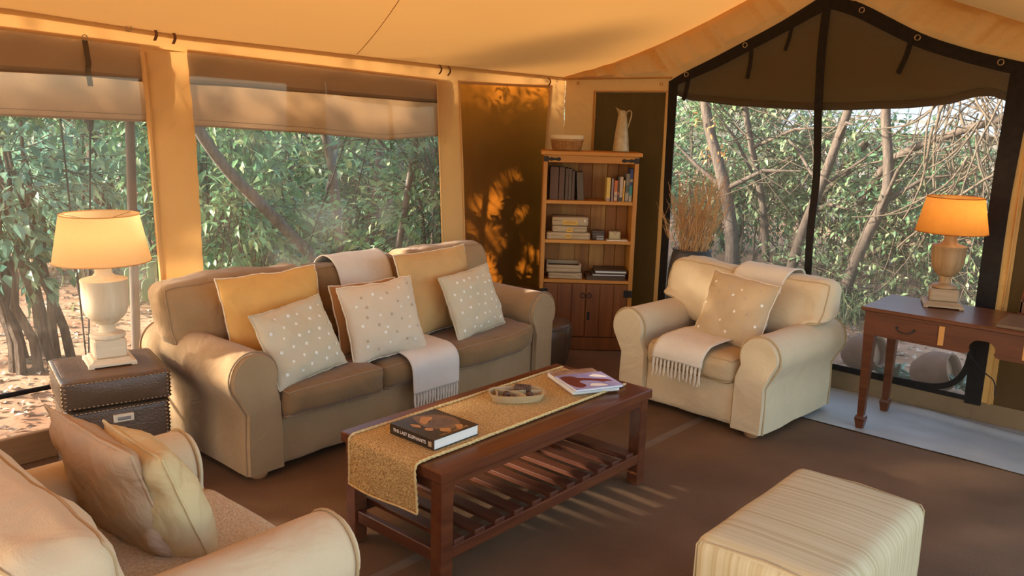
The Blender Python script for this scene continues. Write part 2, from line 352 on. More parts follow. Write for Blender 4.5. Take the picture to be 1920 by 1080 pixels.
# ------------------------------------------------------------------ mesh helpers
class MB:
    def __init__(self):
        self.v, self.f, self.mi = [], [], []
    def add(self, verts, faces, mi=0):
        o = len(self.v)
        self.v.extend([tuple(p) for p in verts])
        self.f.extend([tuple(i + o for i in f) for f in faces])
        self.mi.extend([mi] * len(faces))
        return self
    def box(self, lo, hi, ch=0.0, mi=0, rot=None, pivot=None):
        """box lo..hi with a small chamfer"""
        c = [(a + b) / 2 for a, b in zip(lo, hi)]
        h = [abs(b - a) / 2 for a, b in zip(lo, hi)]
        ch = min(ch, min(h) * 0.9)
        if ch <= 0:
            vs = [Vector((sx * h[0], sy * h[1], sz * h[2])) for sx in (-1, 1) for sy in (-1, 1) for sz in (-1, 1)]
            fs = [(0, 1, 3, 2), (4, 6, 7, 5), (0, 4, 5, 1), (2, 3, 7, 6), (0, 2, 6, 4), (1, 5, 7, 3)]
        else:
            vs, idx = [], {}
            for sx in (-1, 1):
                for sy in (-1, 1):
                    for sz in (-1, 1):
                        s = (sx, sy, sz)
                        for a in range(3):
                            idx[(s, a)] = len(vs)
                            vs.append(Vector([s[k] * (h[k] if k == a else h[k] - ch) for k in range(3)]))
            fs = []
            def q(keys):
                f = [idx[k] for k in keys]
                p = [vs[i] for i in f]
                n = (p[1] - p[0]).cross(p[2] - p[0])
                m = sum(p, Vector()) / len(p)
                fs.append(tuple(f) if n.dot(m) > 0 else tuple(reversed(f)))
            for a in range(3):
                b, d = (a + 1) % 3, (a + 2) % 3
                for sa in (-1, 1):
                    ks = []
                    for sb, sd in ((-1, -1), (1, -1), (1, 1), (-1, 1)):
                        s = [0, 0, 0]; s[a], s[b], s[d] = sa, sb, sd
                        ks.append((tuple(s), a))
                    q(ks)
                for sb in (-1, 1):
                    for sd in (-1, 1):
                        s0 = [0, 0, 0]; s1 = [0, 0, 0]
                        s0[a], s1[a] = -1, 1
                        s0[b] = s1[b] = sb; s0[d] = s1[d] = sd
                        q([(tuple(s0), b), (tuple(s1), b), (tuple(s1), d), (tuple(s0), d)])
            for sx in (-1, 1):
                for sy in (-1, 1):
                    for sz in (-1, 1):
                        q([((sx, sy, sz), 0), ((sx, sy, sz), 1), ((sx, sy, sz), 2)])
        cc = Vector(c)
        if rot is not None:
            pv = Vector(pivot) if pivot is not None else cc
            vs = [rot @ (v + cc - pv) + pv for v in vs]
        else:
            vs = [v + cc for v in vs]
        return self.add(vs, fs, mi)
    def tube(self, pts, r, n=8, closed=False, mi=0, cap=True, tw=0.0):
        pts = [Vector(p) for p in pts]
        k = len(pts)
        rs = r if isinstance(r, (list, tuple)) else [r] * k
        vs, fs = [], []
        nrm = None
        for i in range(k):
            if closed:
                t = (pts[(i + 1) % k] - pts[i - 1])
            else:
                t = pts[min(i + 1, k - 1)] - pts[max(i - 1, 0)]
            if t.length < 1e-9:
                t = Vector((0, 0, 1))
            t.normalize()
            if nrm is None:
                a = Vector((0, 0, 1)) if abs(t.z) < 0.9 else Vector((1, 0, 0))
                nrm = t.cross(a).normalized()
            else:
                nrm = (nrm - t * nrm.dot(t))
                if nrm.length < 1e-6:
                    nrm = t.orthogonal()
                nrm.normalize()
            b = t.cross(nrm)
            for j in range(n):
                an = 2 * math.pi * j / n + tw * i
                vs.append(pts[i] + (nrm * math.cos(an) + b * math.sin(an)) * rs[i])
        m = k if closed else k - 1
        for i in range(m):
            i2 = (i + 1) % k
            for j in range(n):
                j2 = (j + 1) % n
                fs.append((i * n + j, i * n + j2, i2 * n + j2, i2 * n + j))
        if cap and not closed:
            fs.append(tuple(reversed(range(n))))
            fs.append(tuple((k - 1) * n + j for j in range(n)))
        return self.add(vs, fs, mi)
    def lathe(self, prof, n=32, mi=0, cap0=True, cap1=True, center=(0, 0, 0), sx=1, sy=1):
        vs, fs = [], []
        for (r, z) in prof:
            for j in range(n):
                a = 2 * math.pi * j / n
                vs.append((center[0] + r * sx * math.cos(a), center[1] + r * sy * math.sin(a), center[2] + z))
        for i in range(len(prof) - 1):
            for j in range(n):
                j2 = (j + 1) % n
                fs.append((i * n + j, i * n + j2, (i + 1) * n + j2, (i + 1) * n + j))
        if cap0:
            fs.append(tuple(reversed(range(n))))
        if cap1:
            fs.append(tuple((len(prof) - 1) * n + j for j in range(n)))
        return self.add(vs, fs, mi)
    def grid(self, fn, nu, nv, mi=0):
        vs = [fn(i / nu, j / nv) for i in range(nu + 1) for j in range(nv + 1)]
        fs = [(i * (nv + 1) + j, (i + 1) * (nv + 1) + j, (i + 1) * (nv + 1) + j + 1, i * (nv + 1) + j + 1) for i in range(nu) for j in range(nv)]
        return self.add(vs, fs, mi)
    def prism(self, poly, fn0, fn1, mi=0, seg=1):
        """poly: 2D points; fn0/fn1 map (a,b)->3D for both ends"""
        n = len(poly)
        vs = []
        for s in range(seg + 1):
            t = s / seg
            for p in poly:
                vs.append(Vector(fn0(*p)).lerp(Vector(fn1(*p)), t))
        fs = []
        for s in range(seg):
            for i in range(n):
                j = (i + 1) % n
                fs.append((s * n + i, s * n + j, (s + 1) * n + j, (s + 1) * n + i))
        fs.append(tuple(reversed(range(n))))
        fs.append(tuple(seg * n + i for i in range(n)))
        return self.add(vs, fs, mi)
    def soft_box(self, lo, hi, r, n=12, puff=(0, 0, 0), wr=0.0, wscale=5.0, seed=0, mi=0, warp=None):
        c = Vector([(a + b) / 2 for a, b in zip(lo, hi)])
        h = [abs(b - a) / 2 for a, b in zip(lo, hi)]
        rr = [min(r, q * 0.98) for q in h]
        vs, fs, idx = [], [], {}
        self.idx, self.n_soft, self.vs_soft = idx, n, vs
        def gp(key):
            if key in idx:
                return idx[key]
            cu = [-1 + 2 * k / n for k in key]
            cu = [math.copysign(1 - (1 - abs(x)) ** 1.35, x) for x in cu]
            p = Vector([cu[k] * h[k] for k in range(3)])
            q = Vector([max(-(h[k] - rr[k]), min(h[k] - rr[k], p[k])) for k in range(3)])
            d = p - q
            if d.length > 1e-9:
                e = Vector([d[k] / rr[k] for k in range(3)])
                e.normalize()
                p = q + Vector([e[k] * rr[k] for k in range(3)])
                nn = e
            else:
                nn = Vector((0, 0, 1))
            for k in range(3):
                if puff[k]:
                    a, b = (k + 1) % 3, (k + 2) % 3
                    p[k] += puff[k] * math.copysign(abs(cu[k]) ** 3, cu[k]) * (1 - cu[a] ** 2) * (1 - cu[b] ** 2)
            if wr:
                w = noise.noise((p + c) * wscale + Vector((seed * 7.3, seed * 3.1, seed))) + 0.5 * noise.noise((p + c) * wscale * 2.7 + Vector((seed, 5, seed * 2)))
                p += nn * w * wr
            p += c
            if warp:
                p = Vector(warp(p))
            idx[key] = len(vs)
            vs.append(p)
            return idx[key]
        for a in range(3):
            b, d = (a + 1) % 3, (a + 2) % 3
            for sa in (0, n):
                for i in range(n):
                    for j in range(n):
                        ks = []
                        for di, dj in ((0, 0), (1, 0), (1, 1), (0, 1)):
                            k = [0, 0, 0]; k[a], k[b], k[d] = sa, i + di, j + dj
                            ks.append(gp(tuple(k)))
                        if len(set(ks)) < 3:
                            continue
                        fs.append(tuple(ks) if sa == n else tuple(reversed(ks)))
        return self.add(vs, fs, mi)
    def build(self, name, mats, parent=None, smooth=True, sharp=40):
        me = bpy.data.meshes.new(name)
        me.from_pydata(self.v, [], self.f)
        if not isinstance(mats, (list, tuple)):
            mats = [mats]
        for m in mats:
            me.materials.append(m)
        if any(self.mi):
            me.polygons.foreach_set('material_index', self.mi)
        if smooth:
            me.polygons.foreach_set('use_smooth', [True] * len(me.polygons))
            if sharp:
                me.set_sharp_from_angle(angle=R(sharp))
        me.update()
        o = bpy.data.objects.new(name, me)
        C.objects.link(o)
        if parent is not None:
            o.parent = parent
        return o

def root(name, label=None, cat=None, loc=(0, 0, 0), rz=0.0, group=None, kind=None):
    o = bpy.data.objects.new(name, None)
    o.empty_display_size = 0.1
    C.objects.link(o)
    o.location = loc
    o.rotation_euler = (0, 0, rz)
    return tag(o, label, cat, group, kind)

def tag(o, label=None, cat=None, group=None, kind=None):
    if label: o['label'] = label
    if cat: o['category'] = cat
    if group: o['group'] = group
    if kind: o['kind'] = kind
    return o

def copy_part(o, parent, loc=None):
    c = o.copy()
    C.objects.link(c)
    c.parent = parent
    if loc is not None:
        c.location = loc
    return c

def copy_tree(o, parent=None):
    c = o.copy()
    C.objects.link(c)
    c.parent = parent
    for ch in o.children:
        copy_tree(ch, c)
    return c

def lerp(a, b, t):
    return a + (b - a) * t
def interp(x, pts):
    if x <= pts[0][0]: return pts[0][1]
    for (x0, y0), (x1, y1) in zip(pts, pts[1:]):
        if x <= x1:
            return lerp(y0, y1, (x - x0) / (x1 - x0))
    return pts[-1][1]
def nz(*p):
    return noise.noise(Vector(p))
def smooth_path(pts, sub=6):
    """Catmull-Rom through points"""
    P = [Vector(p) for p in pts]
    out = []
    for i in range(len(P) - 1):
        p0, p1, p2, p3 = P[max(i - 1, 0)], P[i], P[i + 1], P[min(i + 2, len(P) - 1)]
        for s in range(sub):
            t = s / sub
            out.append(0.5 * ((2 * p1) + (p2 - p0) * t + (2 * p0 - 5 * p1 + 4 * p2 - p3) * t * t + (3 * p1 - p0 - 3 * p2 + p3) * t ** 3))
    out.append(P[-1])
    return out

# ------------------------------------------------------------------ tent shell
XL, YE = -4.15, 5.25           # left wall plane, far wall plane
RIDGE = -2.15
EAVE = [(-2.8, 2.07), (1.33, 2.039), (2.12, 1.996), (3.9, 1.962), (5.25, 1.95)]
WTOP = [(-2.8, 2.02), (1.33, 1.962), (1.92, 1.937), (2.17, 1.928), (3.89, 1.87), (4.1, 1.862), (5.05, 1.876), (5.25, 1.876)]
def roof_z(x, y):
    d = abs(x - RIDGE)
    d = 2.0 - min(d, 2.0)
    return interp(y, EAVE) + 0.183 * d + 0.093 * d * d
def wav(y, z, a=0.006, s=0.0):
    return a * (nz(y * 2.2, z * 2.6, s) + 0.5 * nz(y * 6, z * 9, s + 3))

# floor
fl = MB()
fl.box((-4.15, -2.8, -0.11), (0.4, 5.25, -0.004))
floor = tag(fl.build('floor', M['floor'], smooth=False), kind='structure')
mat_l = MB(); mat_l.box((-4.14, -2.8, -0.004), (-2.215, 4.57, 0.0), 0.001); mat_l.build('mat', M['floor'], floor, smooth=False)
mat_r = MB(); mat_r.box((-2.165, -2.8, -0.004), (0.4, 4.57, 0.0), 0.001); mat_r.build('mat', M['floor'], floor, smooth=False)
sm = MB(); sm.box((-2.215, -2.8, -0.004), (-2.165, 4.57, -0.001), 0.0005); sm.build('seam_tape', M['floor_tape'], floor, smooth=False)
gs = MB()
def gsf(u, v):
    x, y = lerp(-2.62, -0.1, u), lerp(4.565, 5.245, v)
    w = 0.004 * nz(x * 3, y * 8, 1) + 0.006 * nz(x * 1.3 + y * 2.0, y * 5, 4)
    fold = 0.02 * math.exp(-((y - 5.16 + 0.1 * (x + 1.2)) / 0.04) ** 2) * max(0, min(1, (x + 1.6) / 0.3))
    return (x, y, 0.006 + max(0, w) + fold * v)
gs.grid(gsf, 90, 34)
tag(gs.build('groundsheet', M['sheet']), 'pale grey plastic groundsheet strip along the foot of the netting door', 'groundsheet')

# left wall
wl_ = MB()
def wall_patch(mb, y0f, y1f, z0f, z1f, nu, nv, amp=0.006, bulge=0.0, wr=0.0, x=XL, mi=0):
    def fn(u, v):
        zm = lerp(z0f(y0f(0.5)), z1f(y0f(0.5)), v)
        y = lerp(y0f(zm), y1f(zm), u)
        z = lerp(z0f(y), z1f(y), v)
        xx = x + wav(y, z, amp) + bulge * math.sin(math.pi * u)
        if wr:
            xx += wr * nz(y * 5, z * 14 - y * 6, 9)
        return (xx, y, z)
    mb.grid(fn, nu, nv, mi)
K = lambda c: (lambda *_: c)
ev = lambda y: interp(y, EAVE) + 0.016
wt = lambda y: interp(y, WTOP)
postA0 = lambda z: interp(z, [(0.34, 1.965), (0.8, 1.957), (1.58, 1.943), (1.98, 1.925)])
postA1 = lambda z: interp(z, [(0.34, 2.205), (0.83, 2.201), (1.44, 2.196), (1.93, 2.168)])
postB0 = lambda z: interp(z, [(0.34, 3.96), (0.78, 3.95), (1.25, 3.923), (1.87, 3.886)])
postB1 = lambda z: interp(z, [(0.34, 4.19), (0.68, 4.185), (1.35, 4.144), (1.86, 4.102)])
postC0 = lambda z: interp(z, [(0.34, 5.02), (1.33, 5.02), (1.876, 5.055)])
wall_patch(wl_, K(-2.8), K(5.25), wt, ev, 110, 5, 0.004)
wall_patch(wl_, K(-2.8), K(5.25), K(-0.1), K(0.14), 60, 4, 0.004)
wall_patch(wl_, K(3.96), K(5.25), K(0.14), K(0.335), 16, 4, 0.004)
wall_patch(wl_, K(1.965), K(2.205), K(0.14), K(0.335), 6, 4, 0.004)
wall_patch(wl_, K(-2.8), K(0.2), K(0.14), K(0.335), 14, 4, 0.004)
wall_patch(wl_, K(-2.8), K(0.2), K(0.335), wt, 14, 14, 0.008)
wall_patch(wl_, postB0, postB1, K(0.335), wt, 8, 40, 0.003, 0.006, 0.003)
wall_patch(wl_, postC0, K(5.25), K(0.335), wt, 8, 40, 0.006)
wall_left = tag(wl_.build('wall_left', M['canvas']), kind='structure')
pa = MB(); wall_patch(pa, postA0, postA1, K(0.335), wt, 12, 60, 0.003, 0.022, 0.013, XL + 0.004)
pa.build('post_sleeve', M['canvas'], wall_left)
pp = MB(); pp.tube([(XL + 0.012, postA0(z) + 0.012, z) for z in [0.335 + 0.045 * i for i in range(36)]], 0.014, 8)
pp.build('sleeve_piping', M['canvas'], wall_left)
# hems round the openings
def hem(pts, w=0.006, parent=wall_left, m='canvas'):
    h = MB(); h.tube(pts, w, 6); return h.build('hem', M[m], parent)
hem([(XL + 0.004, y, wt(y) + 0.004) for y in np.linspace(0.2, 1.93, 20)])
hem([(XL + 0.004, y, wt(y) + 0.004) for y in np.linspace(2.17, 3.89, 24)])
hem([(XL + 0.004, y, wt(y) + 0.012) for y in np.linspace(4.09, 5.06, 14)])
hem([(XL + 0.006, postB1(z) - 0.012, z) for z in np.linspace(0.34, 1.87, 20)])
hem([(XL + 0.006, postB0(z) + 0.004, z) for z in np.linspace(0.34, 1.87, 20)])
# dark mesh panel of the left wall
dp = MB()
wall_patch(dp, lambda z: postB1(z) - 0.03, lambda z: postC0(z) + 0.03, K(0.12), lambda y: wt(y) + 0.03, 30, 50, 0.006, -0.012, 0.0, XL - 0.012)
dp.build('dark_panel', M['panel'], wall_left)
# toggle loops, tapes and D rings under the eave
for (y, z) in ((2.003, 2.0), (2.097, 1.992), (3.905, 1.945), (3.985, 1.94), (5.03, 1.92)):
    lp = MB()
    pts = [(XL + 0.008 + 0.022 * math.sin(math.pi * t), y + 0.004 * math.sin(2 * math.pi * t), z + 0.035 - 0.06 * t) for t in np.linspace(0, 1, 9)]
    for a, b in zip(pts, pts[1:]):
        pass
    lp.grid(lambda u, v: (XL + 0.006 + 0.024 * math.sin(math.pi * u), y - 0.008 + 0.016 * v, z + 0.032 - 0.062 * u), 8, 2)
    lp.build('toggle_loop', M['leather_loop'], wall_left)
def dring(loc, r, parent, axis='x', m='brass', tk=0.0022):
    d = MB()
    pts = []
    for i in range(14):
        a = 2 * math.pi * i / 14
        p = (0, r * math.cos(a), r * math.sin(a)) if axis == 'x' else (r * math.cos(a), 0, r * math.sin(a))
        pts.append((loc[0] + p[0], loc[1] + p[1], loc[2] + p[2]))
    d.tube(pts, tk, 6, closed=True)
    return d.build('metal_ring', M[m], parent)
dring((XL + 0.014, 1.876, 2.015), 0.014, wall_left)
dring((XL + 0.014, 1.672, 1.957), 0.012, wall_left)
dring((XL + 0.014, 5.13, 1.935), 0.010, wall_left)
# wooden skirting
bb = MB(); bb.box((XL + 0.005, -2.8, 0.0), (XL + 0.03, 4.2, 0.142), 0.004)
tag(bb.build('baseboard_left', M['baseboard'], smooth=False), kind='structure')

# windows 1 and 2: pane, rolled flap, bottom bar
def window(n, y0, y1, flapbot, foldz, seed):
    w = root('window_%d' % n, kind='structure')
    p = MB()
    p.grid(lambda u, v: (XL - 0.012 + 0.006 * nz(lerp(y0, y1, u) * 1.5, v * 2.2, seed), lerp(y0, y1, u), lerp(0.135, wt(lerp(y0, y1, u)) + 0.02, v)), 16, 14)
    p.build('pane', M['pane'], w)
    f = MB()
    def ff(u, v):
        y = lerp(y0 - 0.03, y1 + 0.03, u)
        z = lerp(interp(y, flapbot), wt(y) + 0.03, v)
        return (XL - 0.035 - 0.03 * math.sin(v * 2.6) + 0.010 * nz(y * 1.7, z * 6 + y, seed) + 0.005 * nz(y * 7, z * 4, seed), y, z)
    f.grid(ff, 50, 14)
    fo = f.build('flap', M['flap'], w)
    hb = MB()
    hb.tube([(XL - 0.037 + 0.010 * nz(y * 1.7, interp(y, flapbot) * 6 + y, seed), y, interp(y, flapbot) + 0.003) for y in np.linspace(y0 - 0.03, y1 + 0.03, 40)], 0.006, 6)
    hb.build('flap_hem', M['flap'], fo)
    st = MB()
    st.tube([(XL - 0.030 + 0.010 * nz(y * 1.7, interp(y, flapbot) * 6 + y, seed), y, interp(y, flapbot) + 0.032) for y in np.linspace(y0 - 0.03, y1 + 0.03, 40)], 0.0015, 4)
    st.build('flap_seam', M['flap_dark'], fo)
    r = MB()
    def rf(u, v):
        y = lerp(y0 - 0.03, y1 + 0.03, u)
        zb = interp(y, foldz)
        if v < 0.3:
            t = v / 0.3
            return (XL - 0.05 + 0.035 * math.sin(t * math.pi) + 0.004 * nz(y * 3, 1, seed), y, zb - 0.012 * math.sin(t * math.pi) + 0.012 * nz(y * 2.1, 4, seed))
        t = (v - 0.3) / 0.7
        return (XL - 0.035 + 0.016 * (1 - t) + 0.010 * nz(y * 2.5, t * 3, seed + 2) * (1 - t * t), y, lerp(zb, wt(y) + 0.03, t) + 0.012 * nz(y * 2.1, 4, seed) * (1 - t))
    r.grid(rf, 50, 14)
    r.build('rolled_fold', M['flap_dark'], w)
    b = MB()
    b.tube([(XL - 0.004 + 0.004 * nz(y * 3, 0, seed), y, 0.338) for y in np.linspace(y0, y1, 30)], 0.012, 6)
    b.build('bottom_tape', M['webbing'], w)
    return w
win1 = window(1, 0.2, 1.96, [(0.2, 1.63), (1.297, 1.598), (1.925, 1.582)], [(0.2, 1.85), (1.315, 1.80), (1.92, 1.785)], 1)
win2 = window(2, 2.17, 3.95, [(2.19, 1.564), (2.9, 1.530), (3.509, 1.488), (3.53, 1.492), (3.95, 1.516)], [(2.17, 1.788), (3.0, 1.765), (3.9, 1.74)], 5)
s1 = MB()
s1.grid(lambda u, v: (XL + 0.004 - 0.02 * (v > 0.6), lerp(1.662, 1.688, u) + 0.020 * v, 1.945 - 0.205 * v), 2, 8)
s1.build('strap', M['strap'], win1)

# far wall (y = 5.25)
TRIM = [(-3.25, 1.92), (-3.20, 1.935), (-3.08, 1.99), (-2.87, 2.075), (-2.66, 2.17), (-2.4, 2.29), (-2.14, 2.425), (-1.94, 2.35), (-1.60, 2.175), (-1.35, 2.085), (-1.16, 2.03), (-1.0, 1.99)]
PT2 = 1.853
fw_ = MB()
def far_patch(mb, x0, x1, z0f, z1f, nu, nv, amp=0.008, seed=0.0, wr=0.0, mi=0, y=YE):
    def fn(u, v):
        x = lerp(x0, x1, u)
        z = lerp(z0f(x), z1f(x), v)
        yy = y - amp * (nz(x * 2.5, z * 2.5, seed) + 0.5 * nz(x * 6, z * 6, seed + 2))
        if wr:
            yy -= wr * (nz(x * 3 + z * 9, z * 4 - x * 4, seed + 5) + 0.6 * nz(x * 5 + z * 18, z * 5 - x * 6, seed + 8)) * math.sin(math.pi * v) ** 0.5
        return (x, yy, z)
    mb.grid(fn, nu, nv, mi)
trim = lambda x: interp(x, TRIM)
rz5 = lambda x: roof_z(x, 5.25) + 0.022
far_patch(fw_, -4.15, -3.2, K(PT2), K(1.955), 24, 4, 0.004)                 # above the dark panel
far_patch(fw_, -4.15, -3.85, K(0.0), K(PT2), 12, 40, 0.012, 1, 0.012)        # corner drape
far_patch(fw_, -3.245, -3.195, K(0.0), K(PT2), 3, 30, 0.003, 2)              # band beside the door
far_patch(fw_, -3.86, -3.24, K(0.0), K(0.12), 10, 3, 0.003, 2)
sb_ = MB(); far_patch(sb_, -3.2, -1.06, K(0.0), K(0.13), 30, 4, 0.004, 3)    # sill band below the netting
far_patch(fw_, -1.065, -0.965, K(0.118), K(1.98), 5, 40, 0.004, 4, 0.004)      # band right of the door
far_patch(fw_, -0.97, -0.15, K(1.86), K(1.96), 12, 3, 0.004, 4)
far_patch(fw_, -0.24, -0.15, K(0.12), K(1.86), 3, 20, 0.004, 4)
wall_far = tag(fw_.build('wall_far', M['gable']), kind='structure')
far_patch(sb_, -1.065, -0.15, K(0.0), K(0.122), 20, 4, 0.004, 3, 0, 0, YE - 0.003)
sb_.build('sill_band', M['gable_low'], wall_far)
gb = MB()
def g0(x):
    return 1.95 if x < -3.2 or x > -1.0 else trim(x)
def gbf(u, v):
    x = lerp(-4.15, -0.15, u)
    z = lerp(g0(x), rz5(x), v)
    d = abs(x - RIDGE)
    q = x + 0.9 * (z - 1.95) * (1 if x < RIDGE else -1)
    fold = 0.050 * nz(q * 3.2, (z - 1.9) * 1.2, 3) + 0.050 * nz(q * 8.5 + 3, (z - 1.9) * 1.3, 7) + 0.026 * nz(q * 19, z * 2.0, 9)
    sw = min(1, (v * 5)) * min(1, (1 - v) * 5)
    return (x, YE - 0.004 - (0.035 + fold) * sw - 0.004 * nz(x * 5, z * 5, 1), z)
gb.grid(gbf, 200, 26)
gb.build('gable_cloth', M['gable'], wall_far)
p2 = MB(); far_patch(p2, -3.865, -3.24, K(0.11), K(PT2), 20, 40, 0.008, 7, 0, 0, YE + 0.006); p2.build('dark_panel', M['panel_far'], wall_far)
p3 = MB(); far_patch(p3, -0.97, -0.22, K(0.11), K(1.87), 20, 40, 0.008, 8, 0, 0, YE + 0.006); p3.build('dark_panel', M['panel_far'], wall_far)
hem([(-3.868, YE - 0.006, z) for z in np.linspace(0.12, PT2, 12)], 0.005, wall_far, 'gable')
hem([(x, YE - 0.008, PT2 + 0.006) for x in np.linspace(-3.868, -3.235, 12)], 0.006, wall_far, 'gable')
hem([(-0.985, YE - 0.010, z) for z in np.linspace(0.12, 1.9, 12)], 0.008, wall_far, 'gable')
hem([(x, YE - 0.012 + 0.004 * nz(x * 5, 0, 3), 1.952) for x in np.linspace(-4.12, -3.2, 16)], 0.007, wall_far, 'gable')
for x, z in ((-4.02, 1.92), (-3.28, 1.91)):
    dring((x, YE - 0.016, z), 0.011, wall_far, 'y', 'gable', 0.003)

# netting door under the gable
door = root('door_1', kind='structure')
dn = MB()
dn.grid(lambda u, v: (lerp(-3.2, -1.06, u), YE - 0.004 + 0.004 * nz(u * 6, v * 5, 2), lerp(0.13, trim(lerp(-3.2, -1.06, u)), v)), 40, 20)
dn.build('netting', M['net'], door)
def band(name, pts, w, y, parent, m='webbing', tk=0.004, sub=5):
    """flat webbing along a path in the wall plane"""
    P = smooth_path([(p[0], 0, p[1]) for p in pts], sub)
    ws = w if isinstance(w, list) else [w] * len(pts)
    b = MB()
    vs, fs = [], []
    n = len(P)
    for i, p in enumerate(P):
        t = (P[min(i + 1, n - 1)] - P[max(i - 1, 0)]).normalized()
        nn = Vector((-t.z, 0, t.x))
        ww = interp(i / (n - 1) * (len(ws) - 1), list(enumerate(ws))) if len(ws) > 1 else ws[0]
        dy = 0.004 * nz(p.x * 4, p.z * 4, 2)
        for s, yy in ((-1, y - tk), (1, y - tk), (1, y + tk), (-1, y + tk)):
            q = p + nn * (s * ww / 2)
            vs.append((q.x, yy + dy, q.z))
    for i in range(n - 1):
        for k in range(4):
            k2 = (k + 1) % 4
            fs.append((i * 4 + k, i * 4 + k2, (i + 1) * 4 + k2, (i + 1) * 4 + k))
    fs.append((3, 2, 1, 0)); fs.append(tuple((n - 1) * 4 + k for k in range(4)))
    b.add(vs, fs)
    return b.build(name, M[m], parent)
band('jamb_tape', [(-3.172, 0.13), (-3.170, 0.7), (-3.178, 1.3), (-3.185, 1.93)], [0.06, 0.06, 0.06, 0.07], YE - 0.012, door)
band('jamb_tape', [(-1.068, 0.10), (-1.072, 0.7), (-1.072, 1.3), (-1.05, 1.99)], [0.085, 0.10, 0.10, 0.12], YE - 0.012, door)
band('gable_trim', [(x, z - 0.028) for x, z in TRIM[1:7]], [0.05, 0.06, 0.07, 0.07, 0.07, 0.09], YE - 0.014, door)
band('gable_trim', [(x, z - 0.028) for x, z in TRIM[6:]], [0.09, 0.08, 0.075, 0.07, 0.07, 0.07], YE - 0.016, door)
band('zip_strip', [(-2.145, 2.40), (-2.150, 2.1), (-2.135, 1.75), (-2.105, 1.35), (-2.11, 1.0), (-2.10, 0.66), (-2.11, 0.13)], [0.052, 0.05, 0.048, 0.046, 0.046, 0.046, 0.046], YE - 0.018, door)
band('bottom_tape', [(-3.19, 0.138), (-2.6, 0.140), (-1.9, 0.142), (-1.5, 0.135), (-1.05, 0.128)], 0.028, YE - 0.010, door)
band('bottom_zip', [(-2.1, 0.150), (-1.7, 0.150), (-1.40, 0.152), (-1.26, 0.165), (-1.17, 0.215), (-1.12, 0.31), (-1.105, 0.45)], 0.034, YE - 0.020, door)
# brown gable flap hanging outside the net
FB = [(-3.2, 1.85), (-3.09, 1.815), (-2.7, 1.775), (-2.14, 1.755), (-1.7, 1.775), (-1.42, 1.80), (-1.29, 1.845), (-1.2, 1.85), (-1.12, 1.82), (-1.05, 1.82)]
gf = MB()
def gff(u, v):
    x = lerp(-3.2, -1.05, u)
    z = lerp(interp(x, FB), trim(x) + 0.01, v)
    roll = 0.05 * math.exp(-((v - 0.06) / 0.08) ** 2)
    return (x, YE + 0.05 + roll - 0.012 * nz(x * 2, z * 7, 3) - 0.006 * nz(x * 5, z * 14, 6), z)
gf.grid(gff, 70, 22)
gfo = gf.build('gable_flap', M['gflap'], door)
rl = MB()
rl.tube([(x, YE + 0.075 + 0.006 * nz(x * 3, 0, 1), interp(x, FB) + 0.012 + 0.006 * nz(x * 4, 2, 2)) for x in np.linspace(-3.2, -1.06, 50)], 0.024, 8)
rl.build('flap_roll', M['gflap'], gfo)
for x0, z0, x1, z1, w in ((-2.62, 2.12, -2.635, 1.94, 0.026), (-2.36, 2.26, -2.39, 2.11, 0.022), (-1.64, 2.13, -1.69, 1.96, 0.028), (-3.07, 1.95, -3.10, 1.80, 0.03)):
    band('strap', [(x0, z0), (lerp(x0, x1, 0.5) + 0.006, lerp(z0, z1, 0.5)), (x1, z1)], w, YE - 0.008, door, 'webbing', 0.003)
for x in (-3.08, -2.66, -1.93, -1.60, -1.16):
    dring((x, YE - 0.022, trim(x) - 0.018), 0.015, door, 'y', 'brass', 0.003)
dring((-1.015, YE - 0.024, 1.955), 0.018, door, 'y', 'brass', 0.003)

# roof: two canvas slopes
ce = MB()
def rf_left(u, v):
    x, y = lerp(-4.20, RIDGE, u), lerp(-2.8, 5.32, v)
    s = 0.010 * nz(x * 1.5, y * 0.9, 3) * math.sin(math.pi * u)
    return (x, y, roof_z(x, y) + 0.012 + s)
def rf_right(u, v):
    x, y = lerp(RIDGE, -0.15, u), lerp(-2.8, 5.32, v)
    return (x, y, roof_z(x, y) + 0.012 + 0.02 * nz(x * 1.5, y * 0.9, 5) * math.sin(math.pi * u))
ce.grid(rf_left, 40, 80)
ce.grid(rf_right, 40, 80)
ceiling = tag(ce.build('ceiling', M['roof']), kind='structure')
for pts in (((-4.1, 3.20), (-2.2, 2.36)), ((-4.1, 0.9), (-2.2, 0.4))):
    s_ = MB()
    s_.tube([(lerp(pts[0][0], pts[1][0], t), lerp(pts[0][1], pts[1][1], t), roof_z(lerp(pts[0][0], pts[1][0], t), lerp(pts[0][1], pts[1][1], t)) + 0.006) for t in np.linspace(0, 1, 14)], 0.0022, 5)
    s_.build('roof_seam', M['roof'], ceiling)
#---PART2---
# ------------------------------------------------------------------ upholstered seats
def rounded_loop(w, d, r, n=6):
    """rounded rectangle loop (x, y) centred on 0"""
    pts = []
    for cx, cy, a0 in ((w - r, d - r, 0), (-w + r, d - r, 90), (-w + r, -d + r, 180), (w - r, -d + r, 270)):
        for i in range(n + 1):
            a = R(a0 + 90 * i / n)
            pts.append((cx + r * math.cos(a), cy + r * math.sin(a)))
    return pts

